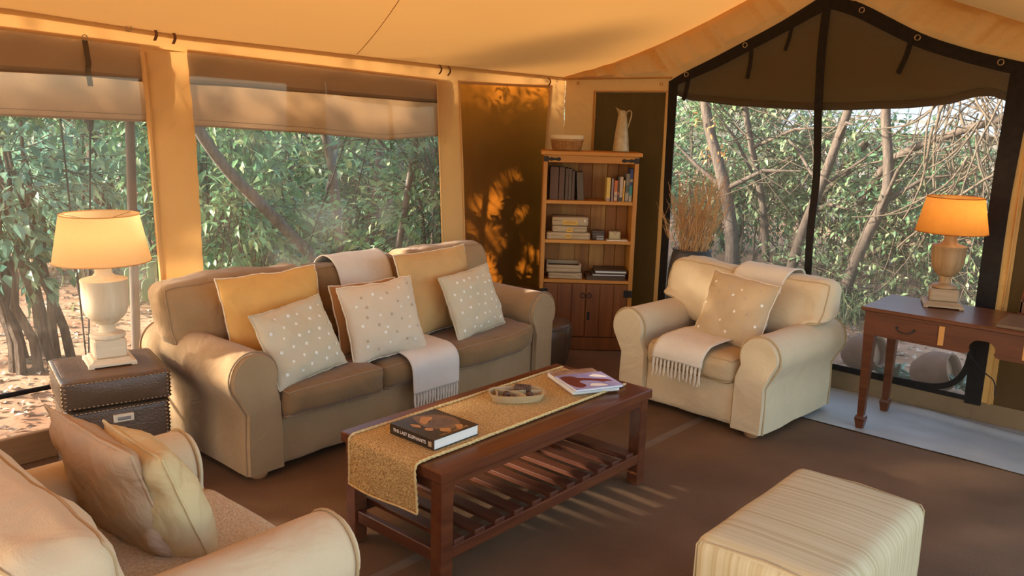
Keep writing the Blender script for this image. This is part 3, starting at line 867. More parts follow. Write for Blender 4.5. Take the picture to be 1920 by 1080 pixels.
def cushion(name, lo, hi, r, m, parent, pm=None, axis=2, puff=(0, 0, 0), wr=0.008, seed=0, warp=None, n=16, ws=6.0, inset=0.35):
    """soft cushion with a piped seam near both faces across 'axis'"""
    b = MB()
    b.soft_box(lo, hi, r, n, puff, wr, ws, seed, 0, warp)
    o = b.build(name, m, parent, sharp=None)
    if pm:
        a, d = [k for k in range(3) if k != axis]
        ring = [(i, 0) for i in range(n)] + [(n, i) for i in range(n)] + [(n - i, n) for i in range(n)] + [(0, n - i) for i in range(n)]
        mid = sum((Vector(v) for v in b.vs_soft), Vector()) / len(b.vs_soft)
        for s in (0, n):
            pts = []
            for (i, j) in ring:
                k = [0, 0, 0]; k[axis], k[a], k[d] = s, i, j
                v = Vector(b.vs_soft[b.idx[tuple(k)]])
                pts.append(v + (v - mid).normalized() * 0.0012)
            t = MB(); t.tube(smooth_path(pts + [pts[0]], 2)[:-1], 0.0042, 6, closed=True)
            t.build('piping', pm, o)
    return o

def arm_profile(aw, h, rr, uc, n=18):
    """outline of a rolled arm in (u, z); outer side at u<0"""
    zc = h - rr
    pts = [(0.0, 0.035)]
    pts += [(0.0, 0.18), (0.004, zc - rr * 1.35)]
    for i in range(n + 1):
        a = R(218 - (218 + 28) * i / n)
        pts.append((uc + rr * math.cos(a), zc + rr * math.sin(a)))
    pts += [(aw - 0.004, zc - rr * 1.1), (aw, 0.2), (aw, 0.035)]
    return pts

def rolled_arm(parent, side, W, D, aw, h, rr, uc, m, pm, seed=0, v0=0.0, drop=0.0):
    prof = arm_profile(aw, h, rr, uc)
    s = 1 if side == 0 else -1
    off = 0 if side == 0 else W
    zc = h - rr
    mbk = MB()
    rows = []
    vs_list = [(-0.0, 0.90), (0.012, 0.975), (0.03, 1.0), (0.10, 1.0), (0.25, 1.0), (0.45, 1.0), (0.65, 1.0), (0.85, 1.0), (0.96, 0.98), (1.0, 0.92)]
    cen = (aw * 0.5, zc * 0.6 + 0.1)
    V, F = [], []
    npf = len(prof)
    for (t, k) in vs_list:
        v = lerp(v0, D, t)
        for (a, z) in prof:
            if z > zc - rr * 0.4:
                aa, zz = lerp(uc, a, k), lerp(zc, z, k)
            else:
                aa, zz = lerp(aw / 2, a, k), z
            w = 0.006 * nz(a * 6 + seed, v * 4, z * 5) + 0.003 * nz(v * 12, z * 14, a * 10 + seed)
            belly = 0.012 * math.sin(math.pi * min(1, max(0, z / zc))) if z < zc else 0
            aa += w + (-belly * 0.4 if a < aw * 0.5 and z < zc - rr else 0)
            zz += w * 0.5 - (drop * t if z > zc - rr else 0)
            V.append((off + s * aa, v - 0.008 * (k < 0.95) * (t < 0.5) + 0, zz))
    for i in range(len(vs_list) - 1):
        for j in range(npf):
            j2 = (j + 1) % npf
            f = (i * npf + j, i * npf + j2, (i + 1) * npf + j2, (i + 1) * npf + j)
            F.append(f if s < 0 else tuple(reversed(f)))
    f0 = tuple(range(npf)); f1 = tuple((len(vs_list) - 1) * npf + j for j in range(npf))
    F.append(f0 if s > 0 else tuple(reversed(f0)))
    F.append(tuple(reversed(f1)) if s > 0 else f1)
    mbk.add(V, F)
    o = mbk.build('arm', m, parent, sharp=55)
    t = MB()
    t.tube([(off + s * (a + (-0.002 if a < aw * .5 else 0.002)), v0 + 0.012, z + (0.003 if z > zc else 0)) for a, z in prof], 0.0042, 6)
    t.build('piping', pm, o)
    t = MB()
    t.tube([(off + s * a, D - 0.01, z) for a, z in prof], 0.004, 6)
    t.build('piping', pm, o)
    return o

def bun_foot(parent, u, v, h=0.042, r=0.042, m='bun'):
    b = MB()
    b.lathe([(r * 0.75, 0.0), (r * 0.98, h * 0.3), (r, h * 0.55), (r * 0.8, h * 0.95), (r * 0.5, h * 1.4)], 16, center=(u, v, 0))
    return b.build('foot', M[m], parent)

# ---- sofa: faces +x, local u along world y, local -y is the front
sofa = root('sofa', 'brown three-seat sofa with rolled arms under the tent windows', 'sofa', (-3.2, 1.87, 0), R(90))
W, D, AW = 2.13, 0.86, 0.185
b = MB(); b.soft_box((0.12, 0.022, 0.035), (W - 0.12, D - 0.02, 0.29), 0.02, 14, (0, 0.01, 0), 0.008, 5, 1)
b.build('base', M['sofa'], sofa, sharp=None)
b = MB(); b.soft_box((0.06, D - 0.17, 0.04), (W - 0.06, D, 0.70), 0.05, 14, (0, 0.01, 0), 0.008, 5, 2)
b.build('back', M['sofa'], sofa, sharp=None)
rolled_arm(sofa, 0, W, D, AW, 0.605, 0.12, 0.047, M['sofa'], M['pipe_sofa'], 1)
rolled_arm(sofa, 1, W, D, 0.16, 0.60, 0.12, 0.085, M['sofa'], M['pipe_sofa'], 5)
for u, v in ((0.08, 0.05), (W - 0.08, 0.05), (0.08, D - 0.06), (W - 0.08, D - 0.06)):
    bun_foot(sofa, u, v)
def seat_warp(u0, u1, sag):
    def w(p):
        t = (p.x - u0) / (u1 - u0)
        return (p.x, p.y, p.z - sag * math.sin(math.pi * max(0, min(1, t))) * max(0, min(1, (0.4 - p.y) / 0.5)) * 0.6)
    return w
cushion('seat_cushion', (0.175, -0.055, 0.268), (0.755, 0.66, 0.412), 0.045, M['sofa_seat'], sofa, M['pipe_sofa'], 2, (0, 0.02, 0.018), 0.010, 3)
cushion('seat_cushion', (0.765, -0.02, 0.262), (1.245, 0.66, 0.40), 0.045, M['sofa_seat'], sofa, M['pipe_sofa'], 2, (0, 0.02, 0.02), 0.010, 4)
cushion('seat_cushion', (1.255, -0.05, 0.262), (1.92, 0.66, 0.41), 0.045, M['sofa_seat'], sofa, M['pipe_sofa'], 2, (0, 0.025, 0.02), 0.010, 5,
        lambda p: (p.x, p.y, p.z + 0.03 * max(0, (p.x - 1.5) / 0.42) ** 2))
def lean(v0, k, extra=None):
    def w(p):
        z0 = p.z - 0.40
        q = Vector((p.x, p.y + k * z0, p.z))
        if extra: q = Vector(extra(q))
        return q
    return w
cushion('back_cushion', (-0.065, 0.47, 0.45), (0.745, 0.66, 0.835), 0.06, M['sofa'], sofa, M['pipe_sofa'], 1, (0.015, 0.03, 0.01), 0.014, 7,
        lean(0.6, 0.30, lambda q: (q.x, q.y, q.z + (0.13 * (1 - min(1, max(0, (q.x + 0.07) / 0.20))) * max(0, (0.6 - q.z)) / 0.2 if q.z < 0.6 else -0.015 * max(0, 1 - (q.x + 0.06) / 0.3)))), 20)
cushion('back_cushion', (0.765, 0.46, 0.41), (1.405, 0.65, 0.83), 0.07, M['sofa_seat'], sofa, M['pipe_sofa'], 1, (0.01, 0.035, -0.012), 0.020, 8, lean(0.6, 0.30), 20)
cushion('back_cushion', (1.415, 0.46, 0.42), (2.14, 0.65, 0.842), 0.06, M['sofa'], sofa, M['pipe_sofa'], 1, (0.01, 0.03, 0.005), 0.014, 9,
        lean(0.6, 0.30, lambda q: (q.x, q.y, q.z + (0.16 * max(0, (q.x - 1.9) / 0.24) * max(0, (0.6 - q.z)) / 0.2 if q.z < 0.6 else 0))), 20)

# ---- armchairs
def armchair(label, loc, rz, W, D, h, backspec, seat_top, bm, seatm, pm, seed, drop=0.0):
    t = root('armchair', label, 'armchair', loc, rz)
    b = MB(); b.soft_box((0.13, 0.022, 0.035), (W - 0.13, D - 0.02, 0.285), 0.02, 12, (0, 0.012, 0), 0.008, 5, seed)
    b.build('base', bm, t, sharp=None)
    b = MB(); b.soft_box((0.05, D - 0.17, 0.04), (W - 0.05, D, 0.66), 0.06, 12, (0, 0.01, 0), 0.008, 5, seed + 1)
    b.build('back', bm, t, sharp=None)
    rolled_arm(t, 0, W, D, 0.185, h, 0.115, 0.047, bm, pm, seed + 2, 0.0, drop)
    rolled_arm(t, 1, W, D, 0.185, h, 0.115, 0.047, bm, pm, seed + 9, 0.0, drop)
    for u, v in ((0.08, 0.05), (W - 0.08, 0.05), (0.08, D - 0.06), (W - 0.08, D - 0.06)):
        bun_foot(t, u, v)
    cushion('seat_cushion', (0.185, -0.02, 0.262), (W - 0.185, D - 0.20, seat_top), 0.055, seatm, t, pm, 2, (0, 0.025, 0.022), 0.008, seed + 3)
    u0, u1, v0, v1, z0, z1, ln, ex = backspec
    cushion('back_cushion', (u0, v0, z0), (u1, v1, z1), 0.065, bm, t, pm, 1, (0.015, 0.035, 0.0), 0.014, seed + 4, lean(0.6, ln, ex), 20)
    return t
W2 = 0.95
a2 = R(-3.5)
ch2 = (-1.784 - W2 * math.cos(a2), 4.029 - W2 * math.sin(a2), 0)
def wing2(q):
    z = q.z
    if z < 0.62:
        e = max(0, 0.16 - q.x, q.x - (W2 - 0.16))
        z += min(0.12, e * 0.9) * max(0, min(1, (0.62 - z) / 0.16))
    else:
        z -= 0.028 * math.exp(-((q.x - 0.52) / 0.14) ** 2) - 0.01 * math.exp(-((q.x - 0.08) / 0.12) ** 2)
    return (q.x, q.y, z)
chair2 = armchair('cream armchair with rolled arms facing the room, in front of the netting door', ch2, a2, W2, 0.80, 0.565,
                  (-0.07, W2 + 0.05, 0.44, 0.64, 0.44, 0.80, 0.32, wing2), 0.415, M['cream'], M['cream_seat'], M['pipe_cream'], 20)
W1 = 0.925
def wing1(q):
    z = q.z
    if z < 0.62:
        e = max(0, 0.16 - q.x, q.x - (W1 - 0.16))
        z += min(0.12, e * 0.9) * max(0, min(1, (0.62 - z) / 0.16))
    return (q.x, q.y, z)
chair1 = armchair('cream armchair seen from behind, beside the leather trunk', (-1.703, 1.275, 0), R(180), W1, 0.85, 0.59,
                  (-0.10, W1 + 0.08, 0.53, 0.75, 0.44, 0.815, 0.25, wing1), 0.42, M['cream'], M['cream_seat'], M['pipe_cream'], 40)

# ------------------------------------------------------------------ loose cushions
def pillow(label, loc, yaw, ln, roll, w, h, t, m, pm, seed, dots=None, dotm='dot', back=True, crease=0.0, group='scatter cushions'):
    o = root('cushion', label, 'cushion', loc, 0, group)
    o.rotation_euler = (Matrix.Rotation(R(yaw), 4, 'Z') @ Matrix.Rotation(-R(ln), 4, 'X') @ Matrix.Rotation(R(roll), 4, 'Y')).to_euler()
    n = 22
    def prof(u, v):
        a, c = abs(u), abs(v)
        return max(0.0, (1 - a ** 2.6)) ** 0.55 * max(0.0, (1 - c ** 2.6)) ** 0.55
    def outline(u, v):
        x = u * w / 2 * (1 - 0.05 * (1 - v * v) * abs(u))
        z = v * h / 2 * (1 - 0.05 * (1 - u * u) * abs(v))
        z += 0.009 * nz(u * 2, v * 2, seed) + 0.005 * nz(u * 6, v * 6, seed)
        x += 0.007 * nz(u * 2, v * 2, seed + 4) + 0.005 * nz(u * 6, v * 6, seed + 4)
        return x, z + h / 2
    def surf(u, v, s):
        x, z = outline(u, v)
        e = max(abs(u), abs(v))
        pk = crease * (0.012 * nz(u * 3 + math.atan2(v, u) * 3, e * 1.5, seed) * e * e)
        wr = 0.010 * nz(u * 2.6, v * 2.6, seed + s) + 0.007 * nz(u * 6, v * 6, seed + s * 2) + pk
        y = s * (t / 2 * prof(u, v) * (1 - 0.12 * v)) + wr * min(1, prof(u, v) * 2.5) * s
        return (x, y, z)
    b = MB()
    cv = lambda k: math.copysign(1 - (1 - abs(k)) ** 1.4, k)
    for s in (-1, 1):
        vs, fs = [], []
        for i in range(n + 1):
            for j in range(n + 1):
                vs.append(surf(cv(-1 + 2 * i / n), cv(-1 + 2 * j / n), s))
        for i in range(n):
            for j in range(n):
                f = (i * (n + 1) + j, (i + 1) * (n + 1) + j, (i + 1) * (n + 1) + j + 1, i * (n + 1) + j + 1)
                fs.append(f if s < 0 else tuple(reversed(f)))
        b.add(vs, fs)
    bo = b.build('cover', m, o, sharp=None)
    bm_ = bmesh.new(); bm_.from_mesh(bo.data); bmesh.ops.remove_doubles(bm_, verts=bm_.verts, dist=1e-5); bm_.to_mesh(bo.data); bm_.free()
    pts = []
    for k in range(4 * n):
        s, q = divmod(k, n)
        a = -1 + 2 * q / n
        u, v = ((a, -1), (1, a), (-a, 1), (-1, -a))[s]
        x, z = outline(u, v)
        pts.append((x, 0, z))
    p = MB(); p.tube(pts, 0.0042, 6, closed=True); p.build('piping', pm, o)
    if dots:
        for mname, lst in dots.items():
            d = MB()
            for (u, v) in lst:
                x, y, z = surf(u, v, -1)
                e = 0.02
                a = Vector(surf(u + e, v, -1)) - Vector(surf(u - e, v, -1))
                c = Vector(surf(u, v + e, -1)) - Vector(surf(u, v - e, -1))
                nn = a.cross(c).normalized()
                a = a.normalized(); c = nn.cross(a)
                ctr = Vector((x, y, z)) + nn * 0.0008
                rr = 0.0085
                vs = [ctr + nn * 0.002]
                for q in range(10):
                    an = 2 * math.pi * q / 10
                    vs.append(ctr + a * rr * math.cos(an) + c * rr * math.sin(an))
                d.add(vs, [(0, 1 + q, 1 + (q + 1) % 10) for q in range(10)])
            d.build('embroidered_dots', M[mname], o)['kind'] = 'stuff'
    return o
def dot_grid(seed, nx=6, ny=6, jit=0.05, alt=False):
    r_ = random.Random(seed)
    A, B = [], []
    for i in range(nx):
        for j in range(ny):
            u = -0.86 + 1.72 * (i + 0.25 + 0.5 * (j % 2)) / nx + r_.uniform(-jit, jit)
            v = -0.86 + 1.72 * (j + 0.5) / ny + r_.uniform(-jit, jit)
            (B if alt and (i + j) % 2 else A).append((u, v))
    return {'dot': A, 'dot_dim': B} if alt else {'dot': A}
pillow('large ochre cushion with white piping at the left end of the sofa', (-3.50, 2.27, 0.43), 79, 20, -3, 0.52, 0.46, 0.17, M['p_orange'], M['pipe_white'], 11)
pillow('beige cushion with white dots leaning on the ochre cushion', (-3.24, 2.26, 0.415), 97, 26, -5, 0.44, 0.37, 0.13, M['p_beige'], M['p_beige'], 12, dot_grid(1, 5, 6))
pillow('rust cushion mostly hidden behind the middle dotted cushion', (-3.39, 2.75, 0.42), 86, 18, 0, 0.42, 0.37, 0.12, M['p_rust'], M['pipe_white'], 13)
pillow('pale beige cushion with sparse white and tan dots in the middle of the sofa', (-3.25, 2.745, 0.415), 85, 20, -2, 0.46, 0.40, 0.14, M['p_beige2'], M['pipe_white'], 14, dot_grid(2, 5, 6, 0.09, True))
pillow('large tan cushion with white piping behind the right dotted cushion', (-3.45, 3.335, 0.42), 92, 17, -1, 0.58, 0.48, 0.16, M['p_tan'], M['pipe_white'], 15)
pillow('beige cushion with white dots at the right end of the sofa', (-3.27, 3.45, 0.415), 96, 20, -4, 0.46, 0.38, 0.13, M['p_beige'], M['p_beige'], 16, dot_grid(3, 6, 6))
pillow('sand cushion with few white dots on the far cream armchair', (-2.16, 4.27, 0.42), -4, 20, 5, 0.43, 0.40, 0.14, M['p_sand'], M['pipe_white'], 17, dot_grid(4, 4, 5, 0.08, True), group='armchair cushions')
pillow('taupe dotted cushion propped against the near armchair back', (-2.30, 0.985, 0.41), 181, 19, 0, 0.54, 0.40, 0.14, M['p_taupe'], M['p_taupe'], 18, dot_grid(5, 4, 5, 0.08), crease=2.0, group='armchair cushions')
pillow('khaki cushion in front of the taupe cushion on the near armchair', (-2.17, 1.055, 0.415), 178, 20, 0, 0.38, 0.38, 0.18, M['p_khaki'], M['p_khaki'], 19, crease=2.5, group='armchair cushions')

# ------------------------------------------------------------------ throws
def throw(label, parent_fn, path_pts, width_fn, m, seed, ntas, tlen, stripes=True, name='throw_blanket', sub=5):
    """cloth strip following a 3D centre path; width_fn(t)-> (left vector, right vector)"""
    o = None
    P = smooth_path(path_pts, sub)
    n = len(P)
    def pt(t, s):
        i = min(n - 2, int(t * (n - 1))); k = t * (n - 1) - i
        p = P[i].lerp(P[i + 1], k)
        l, r_ = width_fn(t)
        q = p + l.lerp(r_, s)
        q.z += 0.004 * nz(q.x * 9, q.y * 9, seed) + 0.002 * nz(q.x * 25, q.y * 25, seed)
        return q
    b = MB(); b.grid(lambda u, v: pt(u, v), 46, 18)
    o = b.build(name, m, None, sharp=None)
    tag(o, label, 'throw')
    md = o.modifiers.new('thickness', 'SOLIDIFY'); md.thickness = 0.006; md.offset = 1
    if stripes:
        for s in (0.035, 0.075, 0.925, 0.965):
            q = MB(); q.tube([pt(t, s) + Vector((0, 0, 0.003)) for t in np.linspace(0.0, 1, 50)], 0.0026, 5)
            q.build('woven_stripe', M['stripe_dark'], o)
    r_ = random.Random(seed)
    for i in range(ntas):
        s = (i + 0.5) / ntas
        p = pt(1.0, s); d = (pt(1.0, s) - pt(0.96, s)).normalized()
        d = (d + Vector((0, 0, -1.0))).normalized()
        side = (pt(1, 1) - pt(1, 0)).normalized()
        q = MB()
        for k in range(3):
            e = side * r_.uniform(-0.008, 0.008) + d * tlen * r_.uniform(0.85, 1.1)
            w = side * r_.uniform(-0.004, 0.004)
            q.tube([p + side * (k - 1) * 0.003, p + d * tlen * 0.3 + w + side * (k - 1) * 0.0015, p + d * tlen * 0.6 - w + e * 0.1, p + e], [0.0045, 0.0058, 0.005, 0.0028], 5)
        q.build('tassel', m, o)
    return o
XV = lambda *a: Vector(a)
def sofa_w(t):
    return XV(0, -0.20 + 0.035 * t, 0), XV(0, 0.19 - 0.03 * t, 0)
throw('cream wool throw with fringe over the middle of the sofa', None,
      [(-4.00, 2.97, 0.70), (-3.955, 2.97, 0.815), (-3.87, 2.97, 0.862), (-3.77, 2.968, 0.82), (-3.71, 2.965, 0.70), (-3.655, 2.96, 0.55), (-3.60, 2.955, 0.455), (-3.45, 2.955, 0.435), (-3.30, 2.955, 0.432), (-3.19, 2.955, 0.422), (-3.14, 2.955, 0.375), (-3.132, 2.955, 0.29), (-3.13, 2.955, 0.225)],
      sofa_w, M['throw'], 3, 16, 0.11)
c2m = Matrix.Translation(ch2) @ Matrix.Rotation(a2, 4, 'Z')
def ch2w(t):
    a = Vector((-0.16, 0, 0)); b_ = Vector((0.17, 0, 0))
    return c2m.to_3x3() @ a, c2m.to_3x3() @ b_
throw('oatmeal wool throw with fringe on the far cream armchair', None,
      [c2m @ Vector(p) for p in ((0.56, 0.83, 0.60), (0.56, 0.80, 0.78), (0.56, 0.68, 0.822), (0.555, 0.565, 0.775), (0.55, 0.50, 0.64), (0.52, 0.45, 0.50), (0.49, 0.36, 0.463), (0.46, 0.20, 0.461), (0.445, 0.06, 0.452), (0.44, -0.015, 0.430), (0.435, -0.052, 0.385), (0.432, -0.058, 0.335))],
      ch2w, M['throw_chair'], 8, 13, 0.10)
tc_ = throw('coarse woven throw covering the near armchair seat', None,
      [(-2.165, 0.62, 0.50), (-2.165, 0.72, 0.466), (-2.165, 0.9, 0.466), (-2.165, 1.1, 0.460), (-2.165, 1.23, 0.448), (-2.165, 1.288, 0.425), (-2.165, 1.312, 0.375)],
      lambda t: (XV(-0.25, 0, 0), XV(0.25, 0, 0)), M['throw_coarse'], 15, 0, 0.02, False)

# ------------------------------------------------------------------ leather trunk and lamp
trunk = root('leather_chest', 'brown studded leather trunk used as a side table by the window', 'trunk', (-3.735, 1.51, 0), R(-13.7))
TH = 0.52
b = MB(); b.soft_box((-0.205, -0.205, 0.02), (0.205, 0.205, 0.385), 0.014, 14, (0.010, 0.010, 0), 0.003, 9, 3); b.build('body', M['leather'], trunk, sharp=None)
b = MB(); b.soft_box((-0.213, -0.213, 0.392), (0.213, 0.213, TH), 0.014, 14, (0.012, 0.012, 0.0), 0.003, 9, 5); lid = b.build('lid', M['leather'], trunk, sharp=None)
b = MB(); b.soft_box((-0.200, -0.200, TH - 0.006), (0.200, 0.200, TH + 0.002), 0.004, 10, (0, 0, 0.0), 0.0015, 9, 8); b.build('top_panel', M['leather_top'], lid, sharp=None)
nm = MB()
def stud(p, n_):
    nn = Vector(n_)
    a = nn.orthogonal().normalized(); c = nn.cross(a)
    p = Vector(p)
    p = p + nn * 0.0022
    vs = [p + nn * 0.004]
    for q in range(8):
        an = math.pi * q / 4
        vs.append(p - nn * 0.003 + (a * math.cos(an) + c * math.sin(an)) * 0.0062)
    nm.add(vs, [(0, 1 + q, 1 + (q + 1) % 8) for q in range(8)])
for n_, ax in (((0, -1, 0), 0), ((1, 0, 0), 1), ((-1, 0, 0), 1), ((0, 1, 0), 0)):
    for z, hw in ((TH - 0.012, 0.205), (0.403, 0.205), (0.374, 0.197)):
        half = 0.213 if z > 0.39 else 0.205
        for k in range(24):
            t = lerp(-hw, hw, k / 23)
            bul = (0.012 if z > 0.39 else 0.010) * (1 - (t / half) ** 2) * 0.15
            p = [0, 0, z]; p[ax] = t; p[1 - ax] = (half + bul) * (n_[0] + n_[1])
            stud(p, n_)
    for half, z0, z1, k2 in ((0.213, 0.42, 0.49, 5), (0.205, 0.04, 0.355, 19)):
        for k in range(k2):
            for s in (-1, 1):
                p = [0, 0, lerp(z0, z1, k / (k2 - 1))]; p[ax] = s * (half - 0.012); p[1 - ax] = (half + 0.001) * (n_[0] + n_[1])
                stud(p, n_)
nm.build("nailheads", M["nail"], trunk)["kind"] = "stuff"
hp = MB(); hp.box((0.205, -0.038 + 0.012, 0.318), (0.222, 0.044 + 0.012, 0.352), 0.003)
hp2 = hp.build('handle_plate', M['plate'], trunk, smooth=False)
hs = MB(); hs.tube([(0.2185, -0.010, 0.334), (0.2185, 0.042, 0.334)], 0.0085, 10); hs.build('handle_recess', M['slot'], hp2)

def table_lamp(label, loc, rz, base_hw, slab_h, pl_hw, pl_h, prof, shade, wood, wood_x, shm, power, col, tilt=(0, 0)):
    t = root('table_lamp', label, 'lamp', loc, rz)
    t.rotation_euler = (tilt[0], tilt[1], rz)
    b = MB()
    # flared foot slab
    hb, ht, z0, z1 = base_hw, pl_hw + 0.008, 0.006, slab_h
    rings = [(hb, z0), (hb, z0 + 0.010), (hb * 0.97, z0 + 0.013), (lerp(hb, ht, 0.55), z1 - 0.012), (ht, z1 - 0.004), (ht, z1)]
    vs, fs = [], []
    for h_, z in rings:
        vs += [(-h_, -h_, z), (h_, -h_, z), (h_, h_, z), (-h_, h_, z)]
    for i in range(len(rings) - 1):
        for k in range(4):
            fs.append((i * 4 + k, i * 4 + (k + 1) % 4, i * 4 + 4 + (k + 1) % 4, i * 4 + 4 + k))
    fs.append((3, 2, 1, 0)); fs.append(tuple(len(vs) - 4 + k for k in range(4)))
    b.add(vs, fs)
    for sx in (-1, 1):
        for sy in (-1, 1):
            b.box((sx * hb - 0.022 * (sx > 0) - 0.001, sy * hb - 0.022 * (sy > 0) - 0.001, 0.0), (sx * hb + 0.022 * (sx < 0) + 0.001, sy * hb + 0.022 * (sy < 0) + 0.001, 0.008), 0.002)
    b.build('foot', wood_x, t, smooth=False)
    b = MB(); b.box((-pl_hw, -pl_hw, slab_h), (pl_hw, pl_hw, slab_h + pl_h), 0.006); b.build('plinth', wood_x, t, smooth=False)
    b = MB(); b.lathe(prof, 40); b.build('urn', wood, t, sharp=50)
    r0, z0, r1, z1 = shade
    s = MB()
    s.lathe([(r0, z0), (r1, z1)], 56, cap0=False, cap1=False)
    so = s.build('lamp_shade', shm, t, sharp=None)
    for r_, z in ((r0, z0), (r1, z1)):
        e = MB(); e.tube([(r_ * math.cos(2 * math.pi * k / 48), r_ * math.sin(2 * math.pi * k / 48), z) for k in range(48)], 0.0025, 6, closed=True)
        e.build('shade_rim', shm, so)
    f = MB()
    for k in range(3):
        a = 2 * math.pi * k / 3
        f.tube([(0.012 * math.cos(a), 0.012 * math.sin(a), z1 - 0.03), (r1 * math.cos(a), r1 * math.sin(a), z1 - 0.004)], 0.0015, 5)
    f.tube([(0, 0, prof[-1][1]), (0, 0, z1 - 0.028)], 0.006, 8)
    f.build('shade_carrier', M['brass'], t)
    bl = MB(); bl.lathe([(0.010, 0), (0.014, 0.02), (0.026, 0.05), (0.024, 0.07), (0.010, 0.082)], 16, center=(0.028, 0.0, z0 + 0.07))
    bm2, nt, N, L = nodes_of('lamp_bulb')
    out = N.new('ShaderNodeOutputMaterial'); em = N.new('ShaderNodeEmission')
    em.inputs['Color'].default_value = (*col, 1); em.inputs['Strength'].default_value = power
    L.new(em.outputs[0], out.inputs['Surface'])
    bl.build('bulb', bm2, t)
    return t
UR1 = [(0.030, 0.118), (0.074, 0.120), (0.076, 0.128), (0.072, 0.137), (0.050, 0.140), (0.036, 0.146), (0.033, 0.165), (0.037, 0.180), (0.050, 0.186), (0.054, 0.194), (0.070, 0.206), (0.086, 0.228), (0.094, 0.262), (0.0965, 0.31), (0.0965, 0.368), (0.0985, 0.373), (0.098, 0.381), (0.080, 0.386), (0.050, 0.394), (0.036, 0.408), (0.033, 0.44), (0.0335, 0.51)]
table_lamp('limed wood urn lamp with pale linen shade on the leather trunk', (-3.762, 1.528, TH + 0.002), R(-13.7), 0.098, 0.034, 0.066, 0.084, UR1, (0.200, 0.462, 0.160, 0.668),
           M['limed'], M['limed_x'], M['shade_linen'], 26, (1.0, 0.68, 0.38), (0.0, R(0.0)))
UR2 = [(0.026, 0.100), (0.062, 0.102), (0.065, 0.110), (0.060, 0.119), (0.040, 0.123), (0.030, 0.130), (0.029, 0.150), (0.033, 0.166), (0.046, 0.172), (0.058, 0.186), (0.074, 0.212), (0.082, 0.245), (0.085, 0.29), (0.086, 0.322), (0.088, 0.326), (0.088, 0.333), (0.070, 0.338), (0.044, 0.346), (0.033, 0.360), (0.031, 0.39), (0.031, 0.44)]

# ------------------------------------------------------------------ coffee table
ct = root('coffee_table', 'long mahogany coffee table with a slatted lower shelf', 'coffee table', (-2.22, 2.52, 0))
def cb(name, lo, hi, m='mahog', ch=0.003, parent=ct, off=(-2.22, 2.52, 0)):
    b = MB(); b.box([a - o for a, o in zip(lo, off)], [a - o for a, o in zip(hi, off)], ch)
    return b.build(name, M[m], parent, smooth=False)
X0, X1, Y0, Y1, ZT = -2.505, -1.94, 1.858, 3.183, 0.453
cb('tabletop', (X0, Y0, ZT - 0.042), (X1, Y1, ZT), 'mahog', 0.004)
for x in (X0 + 0.012, X1 - 0.012 - 0.058):
    for y in (Y0 + 0.014, Y1 - 0.014 - 0.058):
        cb('leg', (x, y, 0), (x + 0.058, y + 0.058, ZT - 0.041))
cb('apron', (X1 - 0.030, Y0 + 0.07, ZT - 0.072), (X1 - 0.014, Y1 - 0.07, ZT - 0.041))
cb('apron', (X0 + 0.014, Y0 + 0.07, ZT - 0.072), (X0 + 0.030, Y1 - 0.07, ZT - 0.041))
cb('apron', (X0 + 0.07, Y0 + 0.02, ZT - 0.088), (X1 - 0.07, Y0 + 0.036, ZT - 0.041), 'mahog_x')
cb('apron', (X0 + 0.07, Y1 - 0.036, ZT - 0.088), (X1 - 0.07, Y1 - 0.02, ZT - 0.041), 'mahog_x')
cb('rail', (X1 - 0.040, Y0 + 0.07, 0.104), (X1 - 0.014, Y1 - 0.07, 0.150))
cb('rail', (X0 + 0.014, Y0 + 0.07, 0.104), (X0 + 0.040, Y1 - 0.07, 0.150))
cb('rail', (X0 + 0.07, Y0 + 0.022, 0.090), (X1 - 0.07, Y0 + 0.048, 0.138), 'mahog_x')
cb('rail', (X0 + 0.07, Y1 - 0.048, 0.090), (X1 - 0.07, Y1 - 0.022, 0.138), 'mahog_x')
sl = MB(); sl.box((X0 + 0.018 + 2.22, -0.0275, 0.148), (X1 - 0.018 + 2.22, 0.0275, 0.168), 0.003)
sl0 = sl.build('slat', M['mahog_x'], ct, smooth=False)
ys = [1.966 + 0.1085 * k for k in range(11)]
sl0.location = (0, ys[0] - 2.52, 0)
for y in ys[1:]:
    copy_part(sl0, ct, (0, y - 2.52, 0))

# jute runner
rn = MB()
RX0, RX1 = -2.425, -2.055
def runner_pt(u, v):
    x = lerp(RX0, RX1, u)
    s = v * 1.47
    d = 0.010 * nz(x * 5, s * 3, 2)
    zt = ZT + 0.005
    if s < 1.27:
        return (x + 0.004 * nz(s * 3, 0, 1), 3.13 - s + d * 0.3, zt + 0.0025 * (1 + nz(x * 40, s * 40, 3)) * 0.5)
    t = (s - 1.27)
    c = 0.022
    if t < c * 1.57:
        a = t / c
        return (x + 0.004 * nz(s * 3, 0, 1), 3.13 - 1.27 - c * math.sin(a) + d * 0.3, zt - c * (1 - math.cos(a)))
    q = t - c * 1.57
    return (x + 0.006 * nz(s * 3, 0, 1) + 0.03 * q * (u - 0.3), 3.13 - 1.27 - c - 0.006 * math.sin(u * 5) * q * 10, zt - c - q)
rn.grid(runner_pt, 40, 150)
run = tag(rn.build('table_runner', M['jute'], None, sharp=None), 'woven jute table runner hanging over the near end of the coffee table', 'table runner')
md = run.modifiers.new('thickness', 'SOLIDIFY'); md.thickness = 0.004; md.offset = 1
for u in (0.0, 1.0):
    for ph in (0, math.pi):
        q = MB()
        pts = []
        for k in range(230):
            p = Vector(runner_pt(u, k / 229))
            a = k * 0.9 + ph
            pts.append(p + Vector((0.0028 * math.cos(a), 0, 0.003 + 0.0028 * math.sin(a))))
        q.tube(pts, 0.0036, 5)
        q.build('braided_edge', M['braid'], run)
